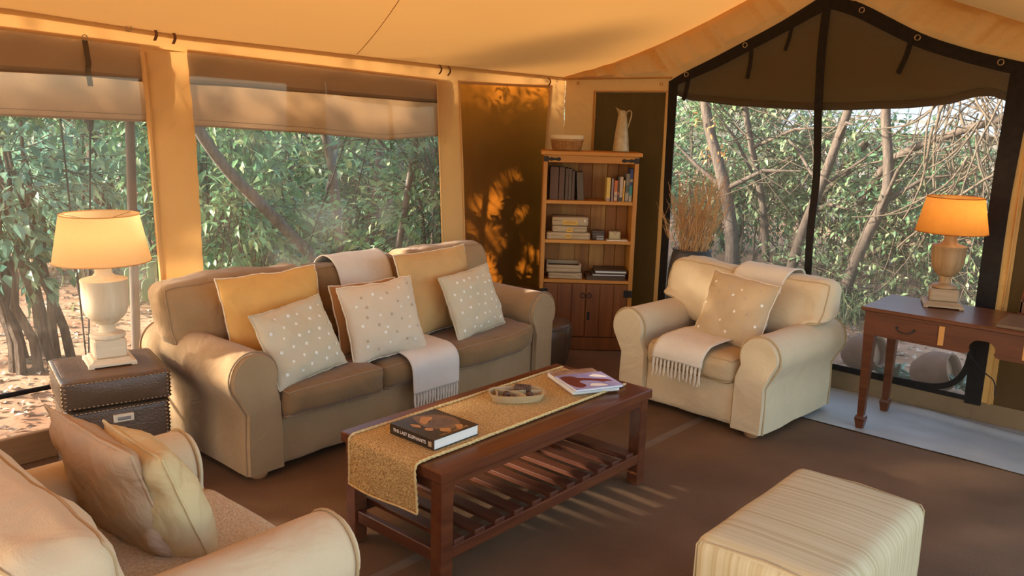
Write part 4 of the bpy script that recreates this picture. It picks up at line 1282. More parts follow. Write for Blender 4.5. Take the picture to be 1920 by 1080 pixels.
q = MB(); q.tube([Vector(runner_pt(k / 40, 1.0)) + Vector((0, -0.003, 0)) for k in range(41)], 0.004, 5); q.build('braided_edge', M['braid'], run)

# books
def text_obj(body, size, m, parent, mw, ext=0.0003):
    cu = bpy.data.curves.new('lettering', 'FONT')
    cu.body = body; cu.size = size; cu.align_x = 'CENTER'; cu.align_y = 'CENTER'; cu.extrude = ext
    to = bpy.data.objects.new('tmp_text', cu)
    C.objects.link(to)
    dg = bpy.context.evaluated_depsgraph_get()
    me = bpy.data.meshes.new_from_object(to.evaluated_get(dg))
    bpy.data.objects.remove(to)
    me.transform(mw)
    me.materials.clear(); me.materials.append(m)
    o = bpy.data.objects.new('lettering', me)
    C.objects.link(o); o.parent = parent
    return o
def book_parts(t, w, d, h, cm, pm, tk=0.003, round_spine=False):
    """standing book: w thickness along x, d depth along y (spine at y=0 facing -y), h height"""
    c = MB()
    c.box((-w / 2, 0, 0), (-w / 2 + tk, d, h), 0.0008)
    c.box((w / 2 - tk, 0, 0), (w / 2, d, h), 0.0008)
    c.box((-w / 2, -0.001, 0), (w / 2, tk, h), 0.0012)
    co = c.build('cover', cm, t, smooth=False)
    p = MB(); p.box((-w / 2 + tk, tk, 0.004), (w / 2 - tk, d - 0.005, h - 0.004), 0.0005)
    p.build('pages', pm, t, smooth=False)
    return co
def flat_book(name, label, loc, rz, w, d, t_, cm, pm, cat='book', tk=0.002, group=None):
    """lying book: w along x (spine along x at y=0, facing -y), d along y, t_ thick"""
    o = root(name, label, cat, loc, rz, group)
    c = MB()
    c.box((-w / 2, 0, 0), (w / 2, d, tk), 0.0006)
    c.box((-w / 2, 0, t_ - tk), (w / 2, d, t_), 0.0006)
    c.box((-w / 2, -0.0015, 0), (w / 2, tk, t_), 0.0012)
    co = c.build('cover', cm, o, smooth=False)
    p = MB(); p.box((-w / 2 + 0.003, tk, tk), (w / 2 - 0.003, d - 0.004, t_ - tk), 0.0005)
    p.build('pages', pm, o, smooth=False)
    return o, co
def blob(mb, pts, z, th=0.0004):
    P = smooth_path([(x, y, 0) for x, y in pts] + [(pts[0][0], pts[0][1], 0)], 4)[:-1]
    mb.prism([(p.x, p.y) for p in P], lambda a, b: (a, b, z), lambda a, b: (a, b, z + th))
ZR = ZT + 0.0085
bk, bkc = flat_book('hardback_book', 'thick dark hardback with an elephant photograph on its cover, on the jute runner', (-2.215, 1.965, ZR), R(0), 0.245, 0.232, 0.040, M['cover_dark'], M['paper'])
zt = 0.0402
g = MB(); blob(g, [(-0.115, 0.10), (-0.09, 0.16), (-0.05, 0.20), (0.0, 0.215), (0.05, 0.20), (0.085, 0.16), (0.08, 0.11), (0.03, 0.075), (-0.03, 0.07)], zt); g.build('cover_picture', M['print_brown'], bkc)
g = MB(); blob(g, [(-0.035, 0.12), (-0.03, 0.17), (0.0, 0.195), (0.04, 0.18), (0.05, 0.14), (0.035, 0.10), (0.025, 0.07), (0.0, 0.065), (-0.015, 0.09)], zt + 0.0004); g.build('cover_picture', M['print_grey'], bkc)
g = MB(); blob(g, [(-0.09, 0.13), (-0.06, 0.155), (-0.035, 0.13), (-0.02, 0.09), (-0.05, 0.085)], zt + 0.0004); blob(g, [(0.05, 0.10), (0.075, 0.125), (0.10, 0.10), (0.07, 0.08)], zt + 0.0004)
blob(g, [(0.01, 0.055), (0.03, 0.075), (0.05, 0.06), (0.03, 0.045)], zt + 0.0004); blob(g, [(-0.06, 0.045), (-0.03, 0.062), (-0.005, 0.05), (-0.03, 0.035)], zt + 0.0004)
blob(g, [(0.06, 0.165), (0.08, 0.185), (0.112, 0.15), (0.10, 0.14)], zt + 0.0004); g.build('cover_picture', M['print_amber'], bkc)
text_obj('THE LAST ELEPHANTS', 0.0185, M['white'], bk, Matrix.Translation((-0.012, -0.0018, 0.020)) @ Matrix.Rotation(R(90), 4, 'X'))
text_obj('THE LAST ELEPHANTS', 0.0145, M['print_amber'], bk, Matrix.Translation((0.103, 0.12, 0.0405)) @ Matrix.Rotation(R(90), 4, 'Z'))
g = MB(); g.box((0.092, -0.0022, 0.010), (0.110, -0.0014, 0.030), 0.0003); g.build('spine_mark', M['boxcanvas'], bkc, smooth=False)

mg, mgc = flat_book('magazine', 'thick brown-covered picture book lying under the lilac magazine on the runner', (-2.323, 3.056, ZR), R(243), 0.235, 0.283, 0.024, M['cover_brown'], M['paper'], 'book')
m2, m2c = flat_book('magazine', 'lilac magazine with a dark reclining figure on its cover', (-2.237, 3.006, ZR + 0.0245), R(245), 0.238, 0.212, 0.011, M['cover_lilac'], M['paper'], 'magazine', 0.0012)
zm = 0.0111
g = MB(); blob(g, [(0.112, 0.035), (0.085, 0.022), (0.045, 0.035), (0.035, 0.060), (0.0, 0.075), (-0.045, 0.095), (-0.085, 0.115), (-0.098, 0.145), (-0.070, 0.140), (-0.052, 0.150), (-0.035, 0.125), (0.0, 0.108), (0.040, 0.100), (0.052, 0.125), (0.045, 0.165), (0.070, 0.190), (0.098, 0.180), (0.115, 0.12)], zm)
g.build('cover_figure', M['print_maroon'], m2c)
g = MB(); blob(g, [(-0.06, 0.03), (-0.09, 0.05), (-0.105, 0.085), (-0.07, 0.075), (-0.03, 0.05)], zm); blob(g, [(0.01, 0.15), (-0.03, 0.165), (-0.05, 0.195), (0.0, 0.19), (0.03, 0.175)], zm)
g.build('cover_cloud', M['white'], m2c)
# divided tray
tr = root('divided_tray', 'pale oval wooden tray with curved dividers on the jute runner', 'tray', (-2.268, 2.612, ZR), R(52))
def oval(a, b_, p=2.8, n=48):
    out = []
    for k in range(n):
        t = 2 * math.pi * k / n
        c, s = math.cos(t), math.sin(t)
        out.append((a * math.copysign(abs(c) ** (2 / p), c), b_ * math.copysign(abs(s) ** (2 / p), s)))
    return out
TA, TB = 0.125, 0.078
o1, o2, o3, o4 = oval(TA * 0.86, TB * 0.82), oval(TA, TB), oval(TA - 0.008, TB - 0.008), oval(TA * 0.84, TB * 0.80)
b = MB(); vs = []
for ring, z in ((o1, 0), (o2, 0.034), (o3, 0.034), (o4, 0.008)):
    vs += [(x, y, z) for x, y in ring]
nn = 48; fs = []
for i in range(3):
    for k in range(nn):
        fs.append((i * nn + k, i * nn + (k + 1) % nn, (i + 1) * nn + (k + 1) % nn, (i + 1) * nn + k))
fs.append(tuple(reversed(range(nn)))); fs.append(tuple(3 * nn + k for k in range(nn)))
b.add(vs, fs); b.build('bowl', M['tray'], tr, sharp=50)
for pts in (((-0.085, 0.048), (-0.05, 0.03), (0.0, 0.012), (0.05, 0.020), (0.115, 0.012)), ((-0.085, 0.048), (-0.085, 0.0), (-0.095, -0.040)), ((-0.03, 0.022), (0.01, -0.01), (0.03, -0.068))):
    P = smooth_path([(x, y, 0) for x, y in pts], 6)
    d = MB()
    ring = []
    L_ = [p + Vector((-(P[min(i + 1, len(P) - 1)] - P[max(i - 1, 0)]).normalized().y, (P[min(i + 1, len(P) - 1)] - P[max(i - 1, 0)]).normalized().x, 0)) * 0.003 for i, p in enumerate(P)]
    R_ = [p * 2 - l for p, l in zip(P, L_)]
    d.prism([(p.x, p.y) for p in L_] + [(p.x, p.y) for p in reversed(R_)], lambda a, c: (a, c, 0.006), lambda a, c: (a, c, 0.033))
    d.build('divider', M['tray'], tr, smooth=False)
def seed_thing(label, name, loc, r, k, seed, grp='seeds in the divided tray'):
    b = MB(); b.lathe([(r * math.sin(math.pi * i / 8) + 0.0005, r * k * (1 - math.cos(math.pi * i / 8))) for i in range(9)], 14, cap0=False, cap1=False)
    o = b.build(name, M['pod'], None); tag(o, label, 'seed', grp); o.location = loc; return o
trm = Matrix.Translation(tr.location) @ Matrix.Rotation(R(52), 4, 'Z')
pc = MB()
prof = []
for i in range(15):
    prof.append((0.020 + (0.0025 if i % 2 else -0.001) - 0.006 * (abs(i - 7) > 6), -0.038 + 0.0054 * i))
pc.lathe(prof, 18)
pod = tag(pc.build('ribbed_seed_pod', M['pod'], None, sharp=30), 'ribbed cylindrical seed pod in the far compartment of the tray', 'seed pod')
pod.rotation_euler = (R(90), 0, R(52 + 70)); pod.location = trm @ Vector((0.035, 0.040, 0.030))
for q, (x, y, r_, k, lab) in enumerate(((-0.045, -0.002, 0.016, 0.9, 'round brown seed in the middle compartment of the tray'), (-0.02, -0.032, 0.014, 0.8, 'small brown seed by the near rim of the tray'), (-0.055, -0.036, 0.013, 0.75, 'flat brown seed near the left rim of the tray'), (0.055, -0.018, 0.015, 0.9, 'brown seed alone in the right compartment of the tray'))):
    seed_thing(lab, 'seed', trm @ Vector((x, y, 0.0085)), r_, k, q)

# ------------------------------------------------------------------ striped ottoman
ot = root('ottoman', 'cube ottoman in cream striped fabric at the front of the room', 'ottoman', (-0.872, 2.43, 0))
ob = MB(); ob.soft_box((-0.222, -0.37, 0.03), (0.222, 0.37, 0.472), 0.05, 22, (0.006, 0.004, 0.010), 0.003, 4, 2)
ob.mi = []
for f in ob.f:
    p = [Vector(ob.v[i]) for i in f]
    nrm = (p[1] - p[0]).cross(p[2] - p[0]).normalized()
    ob.mi.append(1 if abs(nrm.y) > 0.75 else 0)
ob.build('cover', [M['otto_y'], M['otto_x']], ot, sharp=None)
for s in (-1, 1):
    q = MB(); q.tube([(x, s * (0.37 - 0.012), z) for x, z in [(-0.21, 0.04), (-0.213, 0.25), (-0.210, 0.44), (-0.20, 0.455), (0, 0.465), (0.20, 0.455), (0.210, 0.44), (0.213, 0.25), (0.21, 0.04)]], 0.003, 5)
    q.build('seam', M['pipe_cream'], ot)
for u in (-0.17, 0.17):
    for v in (-0.31, 0.31):
        bun_foot(ot, u, v, 0.034, 0.03)

# ------------------------------------------------------------------ leather stools in the corner
def pouf(label, loc, r, h, m, grp='leather stools'):
    t = root('leather_stool', label, 'stool', loc, 0, grp)
    b = MB()
    b.lathe([(r * 0.80, 0.0), (r * 0.88, h * 0.12), (r * 0.97, h * 0.40), (r, h * 0.68), (r * 0.985, h * 0.84), (r * 0.94, h * 0.90)], 40, cap1=False)
    b.build('body', M[m], t, sharp=None)
    b = MB(); b.lathe([(r * 0.955, h * 0.895), (r * 0.97, h * 0.925), (r * 0.90, h * 0.985), (r * 0.6, h * 1.02), (0.01, h * 1.03)], 40, cap0=False); b.build('seat_pad', M[m], t, sharp=None)
    q = MB(); q.tube([(r * 0.965 * math.cos(2 * math.pi * k / 40), r * 0.965 * math.sin(2 * math.pi * k / 40), h * 0.90) for k in range(40)], 0.005, 6, closed=True); q.build('piping', M[m], t)
    for k in range(8):
        a = 2 * math.pi * k / 8
        q = MB(); q.tube([(rr * 1.002 * r * math.cos(a), rr * 1.002 * r * math.sin(a), zz * h) for rr, zz in ((0.80, 0.01), (0.88, 0.12), (0.97, 0.40), (1.0, 0.68), (0.985, 0.84), (0.945, 0.89))], 0.0025, 5); q.build('seam', M[m], t)
    return t
pouf('dark brown leather stool between the sofa arm and the bookcase', (-3.52, 4.33, 0), 0.185, 0.30, 'leather')
pouf('taller dark leather stool behind the sofa arm against the mesh panel', (-3.93, 4.60, 0), 0.17, 0.415, 'leather_dark')

# ------------------------------------------------------------------ bookcase
bc = root('bookcase', 'tall rustic wooden bookcase with iron straps standing across the corner', 'bookcase', (-3.4585, 4.8615, 0), R(41.5))
def bb_(name, lo, hi, m, parent=bc, ch=0.002):
    b = MB(); b.box(lo, hi, ch); return b.build(name, M[m], parent, smooth=False)
bb_('top_board', (-0.452, -0.022, 1.402), (0.254, 0.29, 1.43), 'teak_x', ch=0.004)
bb_('header_rail', (-0.405, 0.0, 1.352), (0.205, 0.022, 1.402), 'teak_x')
bb_('side_panel', (-0.434, 0.0, 0.0), (-0.405, 0.272, 1.402), 'teak')
bb_('side_panel', (0.205, 0.0, 0.0), (0.234, 0.272, 1.402), 'teak')
SH = [1.086, 0.806, 0.518]
for z in SH:
    bb_('shelf', (-0.405, 0.004, z - 0.024), (0.205, 0.256, z), 'teak_x')
edges = [-0.405, -0.29, -0.175, -0.065, 0.045, 0.125, 0.205]
for k in range(6):
    bb_('back_plank', (edges[k] + 0.001, 0.256 + 0.002 * (k % 2), 0.09), (edges[k + 1] - 0.001, 0.270, 1.40), 'plank_b' if k in (1, 3) else 'plank_a', ch=0.003)
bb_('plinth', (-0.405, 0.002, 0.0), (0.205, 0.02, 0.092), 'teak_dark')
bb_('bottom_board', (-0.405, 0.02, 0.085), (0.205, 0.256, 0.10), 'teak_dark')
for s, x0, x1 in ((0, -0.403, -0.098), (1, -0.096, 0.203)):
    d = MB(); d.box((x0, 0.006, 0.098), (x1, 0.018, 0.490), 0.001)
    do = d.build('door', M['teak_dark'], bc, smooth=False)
    n = 3
    for k in range(n):
        bb_('plank', (lerp(x0, x1, k / n) + 0.0012, 0.0, 0.099), (lerp(x0, x1, (k + 1) / n) - 0.0012, 0.008, 0.489), 'teak_dark', do, 0.003)
    kx = x1 - 0.022 if s == 0 else x0 + 0.022
    kb = MB()
    kb.tube([(kx + 0.016 * math.cos(2 * math.pi * k / 16), -0.005, 0.405 + 0.016 * math.sin(2 * math.pi * k / 16)) for k in range(16)], 0.003, 6, closed=True)
    kb.lathe([(0.006, 0.0), (0.009, 0.003), (0.004, 0.008)], 10, center=(kx, -0.004, 0.42))
    kb.build('ring_knob', M['iron'], do)
    hx = x0 if s == 0 else x1
    hb = MB()
    sg = 1 if s == 0 else -1
    for zz in (0.425,):
        hb.box((min(hx - sg * 0.030, hx + sg * 0.03), -0.006, zz - 0.026), (max(hx - sg * 0.030, hx + sg * 0.03), -0.001, zz + 0.026), 0.002)
        for dx in (-0.018, 0.018):
            for dz in (-0.02, 0.02):
                hb.lathe([(0.009, -0.003), (0.009, 0.0015), (0.004, 0.004)], 10, center=(hx + dx, -0.006, zz + dz))
    hb.build('hinge', M['iron'], do)
    if s == 1:
        kp = MB(); kp.box((kx - 0.010, -0.004, 0.225), (kx + 0.010, -0.0005, 0.285), 0.003); kp.build('keyhole_plate', M['iron'], do, smooth=False)
for sg, xa in ((1, -0.434), (-1, 0.234)):
    hb = MB()
    hb.box((min(xa, xa + sg * 0.035), -0.006, 1.356), (max(xa, xa + sg * 0.035), -0.0005, 1.392), 0.002)
    hb.box((min(xa + sg * 0.03, xa + sg * 0.12), -0.006, 1.366), (max(xa + sg * 0.03, xa + sg * 0.12), -0.0005, 1.382), 0.002)
    for dx in (0.055, 0.105):
        hb.lathe([(0.013, 0.0), (0.012, 0.003), (0.006, 0.006)], 12)
        # turn the last lathe to face the front
        k = 36
        for i in range(len(hb.v) - k, len(hb.v)):
            x, y, z = hb.v[i]
            hb.v[i] = (xa + sg * dx + x, -0.005 - z, 1.374 + y)
    hb.build('corner_strap', M['iron'], bc)

bcm = Matrix.Translation(bc.location) @ Matrix.Rotation(R(41.5), 4, 'Z')
def in_bc(x, y, z):
    return bcm @ Vector((x, y, z))
def shelf_book(label, x, z, w, h, d, col, tilt=0.0, band=None, yf=0.05, grp=None, pagec='paper'):
    t = root('book', label, 'book', in_bc(x, yf, z), 0, grp)
    t.rotation_euler = (Matrix.Rotation(R(41.5), 4, 'Z') @ Matrix.Rotation(tilt, 4, 'Y')).to_euler()
    m = mat('book_cloth', col, tuple(min(1, k * 1.2) for k in col), rough=0.6, scale=25)
    co = book_parts(t, w, d, h, m, M[pagec])
    if band:
        for z0, z1, c in band:
            q = MB(); q.box((-w / 2 + 0.0004, -0.0018, z0), (w / 2 - 0.0004, -0.0005, z1), 0.0004)
            q.build('spine_band', mat('spine_print', c, rough=0.6), co, smooth=False)
    return t
DB = (0.085, 0.050, 0.030)
GL = 'dark bound albums on the top shelf'
shelf_book('thickest dark brown album, leftmost on the top shelf', -0.352, SH[0], 0.060, 0.230, 0.17, (0.11, 0.058, 0.036), 0, None, 0.06, GL)
shelf_book('second dark brown album from the left on the top shelf', -0.298, SH[0], 0.038, 0.230, 0.17, (0.10, 0.054, 0.034), 0, None, 0.06, GL)
shelf_book('thin grey-brown volume beside the second album on the top shelf', -0.262, SH[0], 0.022, 0.222, 0.17, (0.085, 0.055, 0.038), 0, None, 0.06, GL)
shelf_book('fourth brown volume from the left on the top shelf', -0.239, SH[0], 0.020, 0.218, 0.17, (0.10, 0.066, 0.045), 0, None, 0.06, GL)
shelf_book('fifth, shorter brown volume from the left on the top shelf', -0.216, SH[0], 0.020, 0.205, 0.17, (0.085, 0.052, 0.035), 0, None, 0.06, GL)
shelf_book('leaning grey-brown album at the right of the dark albums', -0.160, SH[0], 0.046, 0.198, 0.17, (0.095, 0.068, 0.048), -0.07, None, 0.06, GL)
GR = 'paperbacks on the top shelf'
shelf_book('yellow paperback at the left of the colourful row', 0.032, SH[0], 0.026, 0.168, 0.13, (0.56, 0.36, 0.09), 0.0, [(0.004, 0.022, (0.32, 0.2, 0.22))], 0.03, GR)
shelf_book('thin mauve paperback beside the yellow one', 0.060, SH[0], 0.014, 0.162, 0.12, (0.24, 0.17, 0.16), 0, None, 0.03, GR)
shelf_book('orange-red paperback with a pale foot', 0.084, SH[0], 0.024, 0.148, 0.12, (0.42, 0.12, 0.04), 0, [(0.008, 0.07, (0.50, 0.32, 0.22)), (0.03, 0.045, (0.55, 0.5, 0.45))], 0.03, GR)
shelf_book('thin dark paperback with an orange patch', 0.104, SH[0], 0.010, 0.175, 0.12, (0.09, 0.065, 0.045), 0, [(0.05, 0.065, (0.5, 0.16, 0.06))], 0.03, GR)
shelf_book('beige paperback with a dark foot', 0.122, SH[0], 0.022, 0.175, 0.12, (0.42, 0.30, 0.21), 0, [(0.003, 0.030, (0.07, 0.06, 0.05))], 0.03, GR)
shelf_book('thin orange paperback with a cream top', 0.140, SH[0], 0.011, 0.150, 0.12, (0.62, 0.32, 0.05), 0.02, [(0.11, 0.149, (0.6, 0.46, 0.3))], 0.03, GR)
shelf_book('grey mottled paperback beside the blue book', 0.163, SH[0], 0.026, 0.198, 0.13, (0.17, 0.15, 0.11), 0.02, [(0.01, 0.06, (0.34, 0.29, 0.22)), (0.07, 0.12, (0.10, 0.11, 0.10))], 0.03, GR)
shelf_book('tall blue and teal book at the right end of the top shelf', 0.1885, SH[0], 0.021, 0.234, 0.14, (0.055, 0.065, 0.17), 0.015, [(0.001, 0.045, (0.36, 0.33, 0.25)), (0.045, 0.115, (0.07, 0.27, 0.25)), (0.14, 0.16, (0.4, 0.35, 0.2))], 0.03, GR)
def canvas_box(label, x0, x1, z0, z1, d=0.17, yf=0.03, lab=None, mark=False, seed=0, flare=False, open_=False, grp='canvas boxes on the shelves'):
    t = root('storage_box', label, 'box', in_bc((x0 + x1) / 2, yf, z0), R(41.5), grp)
    w, h = x1 - x0, z1 - z0
    b = MB()
    if open_:
        b.soft_box((-w / 2, 0, 0), (w / 2, d, h * 0.55), 0.012, 10, (0, 0.003, 0), 0.003, 10, seed)
        b.build('tray_base', M['boxcanvas'], t, sharp=None)
        q = MB()
        for lo, hi in (((-w / 2, 0, h * 0.5), (w / 2, 0.012, h * 0.86)), ((-w / 2, d - 0.012, h * 0.5), (w / 2, d, h)), ((-w / 2, 0, h * 0.5), (-w / 2 + 0.012, d, h)), ((w / 2 - 0.012, 0, h * 0.5), (w / 2, d, h))):
            q.box(lo, hi, 0.004)
        q.build('rim', M['boxcanvas'], t, smooth=False)
        q = MB(); q.box((-w / 2 + 0.012, 0.012, h * 0.52), (w / 2 - 0.012, d - 0.012, h * 0.60), 0.002); q.build('lining', M['dark_in'], t, smooth=False)
    else:
        b.soft_box((-w / 2, 0, 0), (w / 2, d, h), 0.010, 10, (0, 0.004, 0.002), 0.003, 10, seed)
        b.build('body', M['boxcanvas'], t, sharp=None)
        q = MB(); q.tube([(-w / 2 + 0.004, -0.001, h * 0.62), (0, -0.003, h * 0.60), (w / 2 - 0.004, -0.001, h * 0.62)], 0.0016, 5); q.build('lid_seam', M['dark_in'], t)
    if flare:
        for s in (-1, 1):
            q = MB(); q.soft_box((s * w / 2 - 0.018, 0.004, 0.006), (s * w / 2 + 0.018, d, h + 0.004), 0.008, 8, (0, 0, 0), 0.002, 10, seed); q.build('end_flap', M['boxcanvas'], t, sharp=None)
    if lab:
        lx, lw, lz, lh = lab
        q = MB(); q.box((lx - lw / 2, -0.007, lz - lh / 2), (lx + lw / 2, -0.002, lz + lh / 2), 0.001); lo_ = q.build('label_patch', M['boxlabel'], t, smooth=False)
        q = MB(); q.box((lx - lw * 0.42, -0.0078, lz - 0.003), (lx + lw * 0.40, -0.0068, lz + 0.003), 0.0003)
        q.box((lx - lw * 0.30, -0.0078, lz + 0.007), (lx + lw * 0.32, -0.0068, lz + 0.010), 0.0003); q.build('label_print', M['boxprint'], lo_, smooth=False)
    if mark:
        text_obj('R', 0.026, M['white'], t, Matrix.Translation((w / 2 - 0.020, -0.004, h * 0.6)) @ Matrix.Rotation(R(90), 4, 'X'), 0.0006)
    return t
canvas_box('long pale canvas box at the bottom of the stack on the middle shelf', -0.395, -0.085, SH[1], SH[1] + 0.050, 0.18, 0.015, (0.0, 0.042, 0.025, 0.030), seed=1, flare=False)
canvas_box('middle canvas box in the stack on the middle shelf', -0.355, -0.105, SH[1] + 0.051, SH[1] + 0.098, 0.17, 0.022, (0.0, 0.045, 0.018, 0.030), seed=2)
canvas_box('topmost canvas box with a wide ochre label and white letter', -0.358, -0.103, SH[1] + 0.099, SH[1] + 0.160, 0.17, 0.018, (0.0, 0.105, 0.022, 0.032), True, 3)
canvas_box('lower canvas box on the bottom shelf', -0.375, -0.130, SH[2], SH[2] + 0.046, 0.18, 0.02, None, seed=4)
canvas_box('open canvas tray on the bottom shelf', -0.388, -0.136, SH[2] + 0.047, SH[2] + 0.112, 0.18, 0.015, None, seed=5, open_=True)
# black case, pale pouch
t = root('leather_case', 'small black leather case with a grey band beside the canvas boxes', 'case', in_bc(-0.025, 0.03, SH[1]), R(41.5))
b = MB(); b.soft_box((-0.045, 0, 0), (0.045, 0.06, 0.064), 0.012, 8, (0, 0.002, 0.002), 0.001, 9, 1); b.build('body', M['leather_dark'], t, sharp=None)
b = MB(); b.box((-0.012, -0.003, 0.022), (0.040, 0.001, 0.034), 0.001); b.box((-0.012, -0.003, 0.002), (0.040, 0.001, 0.018), 0.001); b.build('metal_band', M['slot'], t, smooth=False)
b = MB(); b.soft_box((-0.046, -0.003, 0.048), (0.046, 0.055, 0.070), 0.008, 8, (0, 0, 0.003), 0.001, 9, 2); b.build('flap_lid', M['leather_dark'], t, sharp=None)
t = root('pouch', 'small pale pouch with a round clasp on the middle shelf', 'pouch', in_bc(0.095, 0.04, SH[1] + 0.006), R(41.5))
b = MB(); b.soft_box((-0.042, 0, 0), (0.042, 0.05, 0.058), 0.010, 10, (0, 0.003, 0), 0.001, 9, 1); b.build('body', M['enamel'], t, sharp=None)
b = MB(); b.soft_box((-0.012, -0.004, 0.028), (0.012, 0.002, 0.060), 0.006, 6); b.build('tongue', M['boxcanvas'], t, sharp=None)
b = MB(); b.tube([(-0.030, 0.025, 0.056), (-0.015, 0.025, 0.066), (0.015, 0.025, 0.066), (0.030, 0.025, 0.056)], 0.003, 6); b.build('handle', M['leather_dark'], t)
t = root('notepad', 'thin pale notepad under the small pouch', 'notepad', in_bc(0.11, 0.015, SH[1]), R(41.5))
b = MB(); b.box((-0.075, 0, 0), (0.075, 0.12, 0.0045), 0.0008); b.build('pages', M['paper'], t, smooth=False)
b = MB(); b.box((-0.076, 0.10, 0.0), (0.076, 0.122, 0.0055), 0.0008); b.build('binding', M['leather_dark'], t, smooth=False)
# flat books, bottom shelf right
FG = 'flat books on the bottom shelf'
for (x0, x1, z, th, pm, lab) in ((-0.10, 0.185, 0.0, 0.030, 'dark_in', 'wide dark brown book at the bottom of the flat pile'),
                                 (-0.055, 0.182, 0.0305, 0.016, 'paper', 'dark book with cream pages in the middle of the flat pile'),
                                 (-0.035, 0.19, 0.047, 0.028, 'paper', 'black book with cream pages on top of the flat pile')):
    fb, fc = flat_book('book', lab, in_bc((x0 + x1) / 2, 0.20, SH[2] + z), R(41.5 + 180), x1 - x0, 0.19, th, M['leather_dark'], M[pm], 'book', 0.004 if th < 0.02 else 0.008, FG)

# basket and jug on top
bk_ = root('wicker_basket', 'small oval wicker basket with linen liner on top of the bookcase', 'basket', in_bc(-0.268, 0.13, 1.431), R(41.5))
SX, SY = 0.112, 0.085
nst = 26
b = MB(); b.lathe([(0.90, 0.0), (0.97, 0.008)], 40, sx=SX * 0.92, sy=SY * 0.92); b.build('bottom', M['wicker'], bk_)
for row in range(7):
    q = MB(); pts = []
    z = 0.010 + row * 0.0095
    k_ = 0.90 + 0.10 * row / 6
    for k in range(nst * 4):
        a = 2 * math.pi * k / (nst * 4)
        e = 1 + 0.022 * math.cos(nst / 2 * a + math.pi * row)
        pts.append((SX * k_ * e * math.cos(a), SY * k_ * e * math.sin(a), z))
    q.tube(pts, 0.0042, 5, closed=True); q.build('woven_row', M['wicker'], bk_)
for k in range(nst):
    a = 2 * math.pi * k / nst
    q = MB(); q.tube([(SX * kk * math.cos(a), SY * kk * math.sin(a), z) for kk, z in ((0.89, 0.004), (0.95, 0.04), (1.01, 0.078))], 0.0032, 5); q.build('stake', M['wicker'], bk_)
b = MB(); b.lathe([(0.90, 0.060), (1.02, 0.072), (1.06, 0.080), (1.055, 0.104), (1.02, 0.108), (0.97, 0.104), (0.90, 0.06), (0.85, 0.014)], 48, sx=SX, sy=SY, cap0=False); b.build('liner', M['linen'], bk_)
q = MB(); q.tube([(SX * 1.055 * math.cos(2 * math.pi * k / 40), SY * 1.055 * math.sin(2 * math.pi * k / 40), 0.078) for k in range(40)], 0.004, 6, closed=True); q.build('rim', M['wicker'], bk_)
jg = root('water_jug', 'tall tapered old enamel jug with a handle on top of the bookcase', 'jug', in_bc(0.118, 0.14, 1.431), R(41.5))
b = MB()
prof = [(0.050, 0.0), (0.057, 0.004), (0.057, 0.014), (0.055, 0.04), (0.050, 0.10), (0.043, 0.16), (0.036, 0.215), (0.031, 0.25), (0.029, 0.265)]
n_ = 36
vs, fs = [], []
rings = [(r_, z, 0) for r_, z in prof] + [(0.030, 0.275, 1), (0.034, 0.288, 2), (0.0335, 0.2885, 2), (0.029, 0.272, 1), (0.027, 0.255, 0), (0.03, 0.10, 0), (0.002, 0.02, 0)]
for r_, z, k in rings:
    for j in range(n_):
        a = 2 * math.pi * j / n_
        s = max(0, math.cos(a - math.pi)) ** 3
        vs.append((r_ * math.cos(a) - s * 0.012 * k * 0.8, r_ * math.sin(a) * (1 - 0.15 * k * s), z + s * 0.022 * k * 0.55 - (0.010 * k * max(0, math.cos(a)) ** 2)))
for i in range(len(rings) - 1):
    for j in range(n_):
        fs.append((i * n_ + j, i * n_ + (j + 1) % n_, (i + 1) * n_ + (j + 1) % n_, (i + 1) * n_ + j))
fs.append(tuple(reversed(range(n_))))
b.add(vs, fs); b.build('body', M['enamel'], jg, sharp=60)
q = MB(); q.tube(smooth_path([(0.026, 0, 0.272), (0.044, 0, 0.288), (0.060, 0, 0.280), (0.062, 0, 0.252), (0.053, 0, 0.215), (0.044, 0, 0.180), (0.040, 0, 0.168)], 5), 0.0045, 8); q.build('handle', M['enamel'], jg)
q = MB(); q.tube([(0.0575 * math.cos(2 * math.pi * k / 36), 0.0575 * math.sin(2 * math.pi * k / 36), 0.006) for k in range(36)], 0.003, 6, closed=True); q.build('base_ring', M['enamel'], jg)

# ------------------------------------------------------------------ dark pot with dried twigs behind the far armchair
vp = root('twig_pot', 'dark clay pot behind the far cream armchair', 'pot', (-2.80, 4.98, 0))
b = MB(); b.lathe([(0.09, 0.0), (0.125, 0.08), (0.150, 0.25), (0.158, 0.42), (0.155, 0.60), (0.148, 0.70), (0.132, 0.775), (0.125, 0.80), (0.13, 0.815), (0.118, 0.815), (0.112, 0.79), (0.12, 0.68)], 40, cap1=False)
b.build('body', M['pot_dark'], vp, sharp=None)
b = MB(); b.tube([(0.125 * math.cos(2 * math.pi * k / 36), 0.125 * math.sin(2 * math.pi * k / 36), 0.812) for k in range(36)], 0.007, 8, closed=True); b.build('rim', M['pot_dark'], vp)
b = MB(); b.lathe([(0.128, 0.74), (0.05, 0.752), (0.002, 0.755)], 24, cap0=False); b.build('soil', M['dark_in'], vp)
tb = MB()
r_ = random.Random(5)
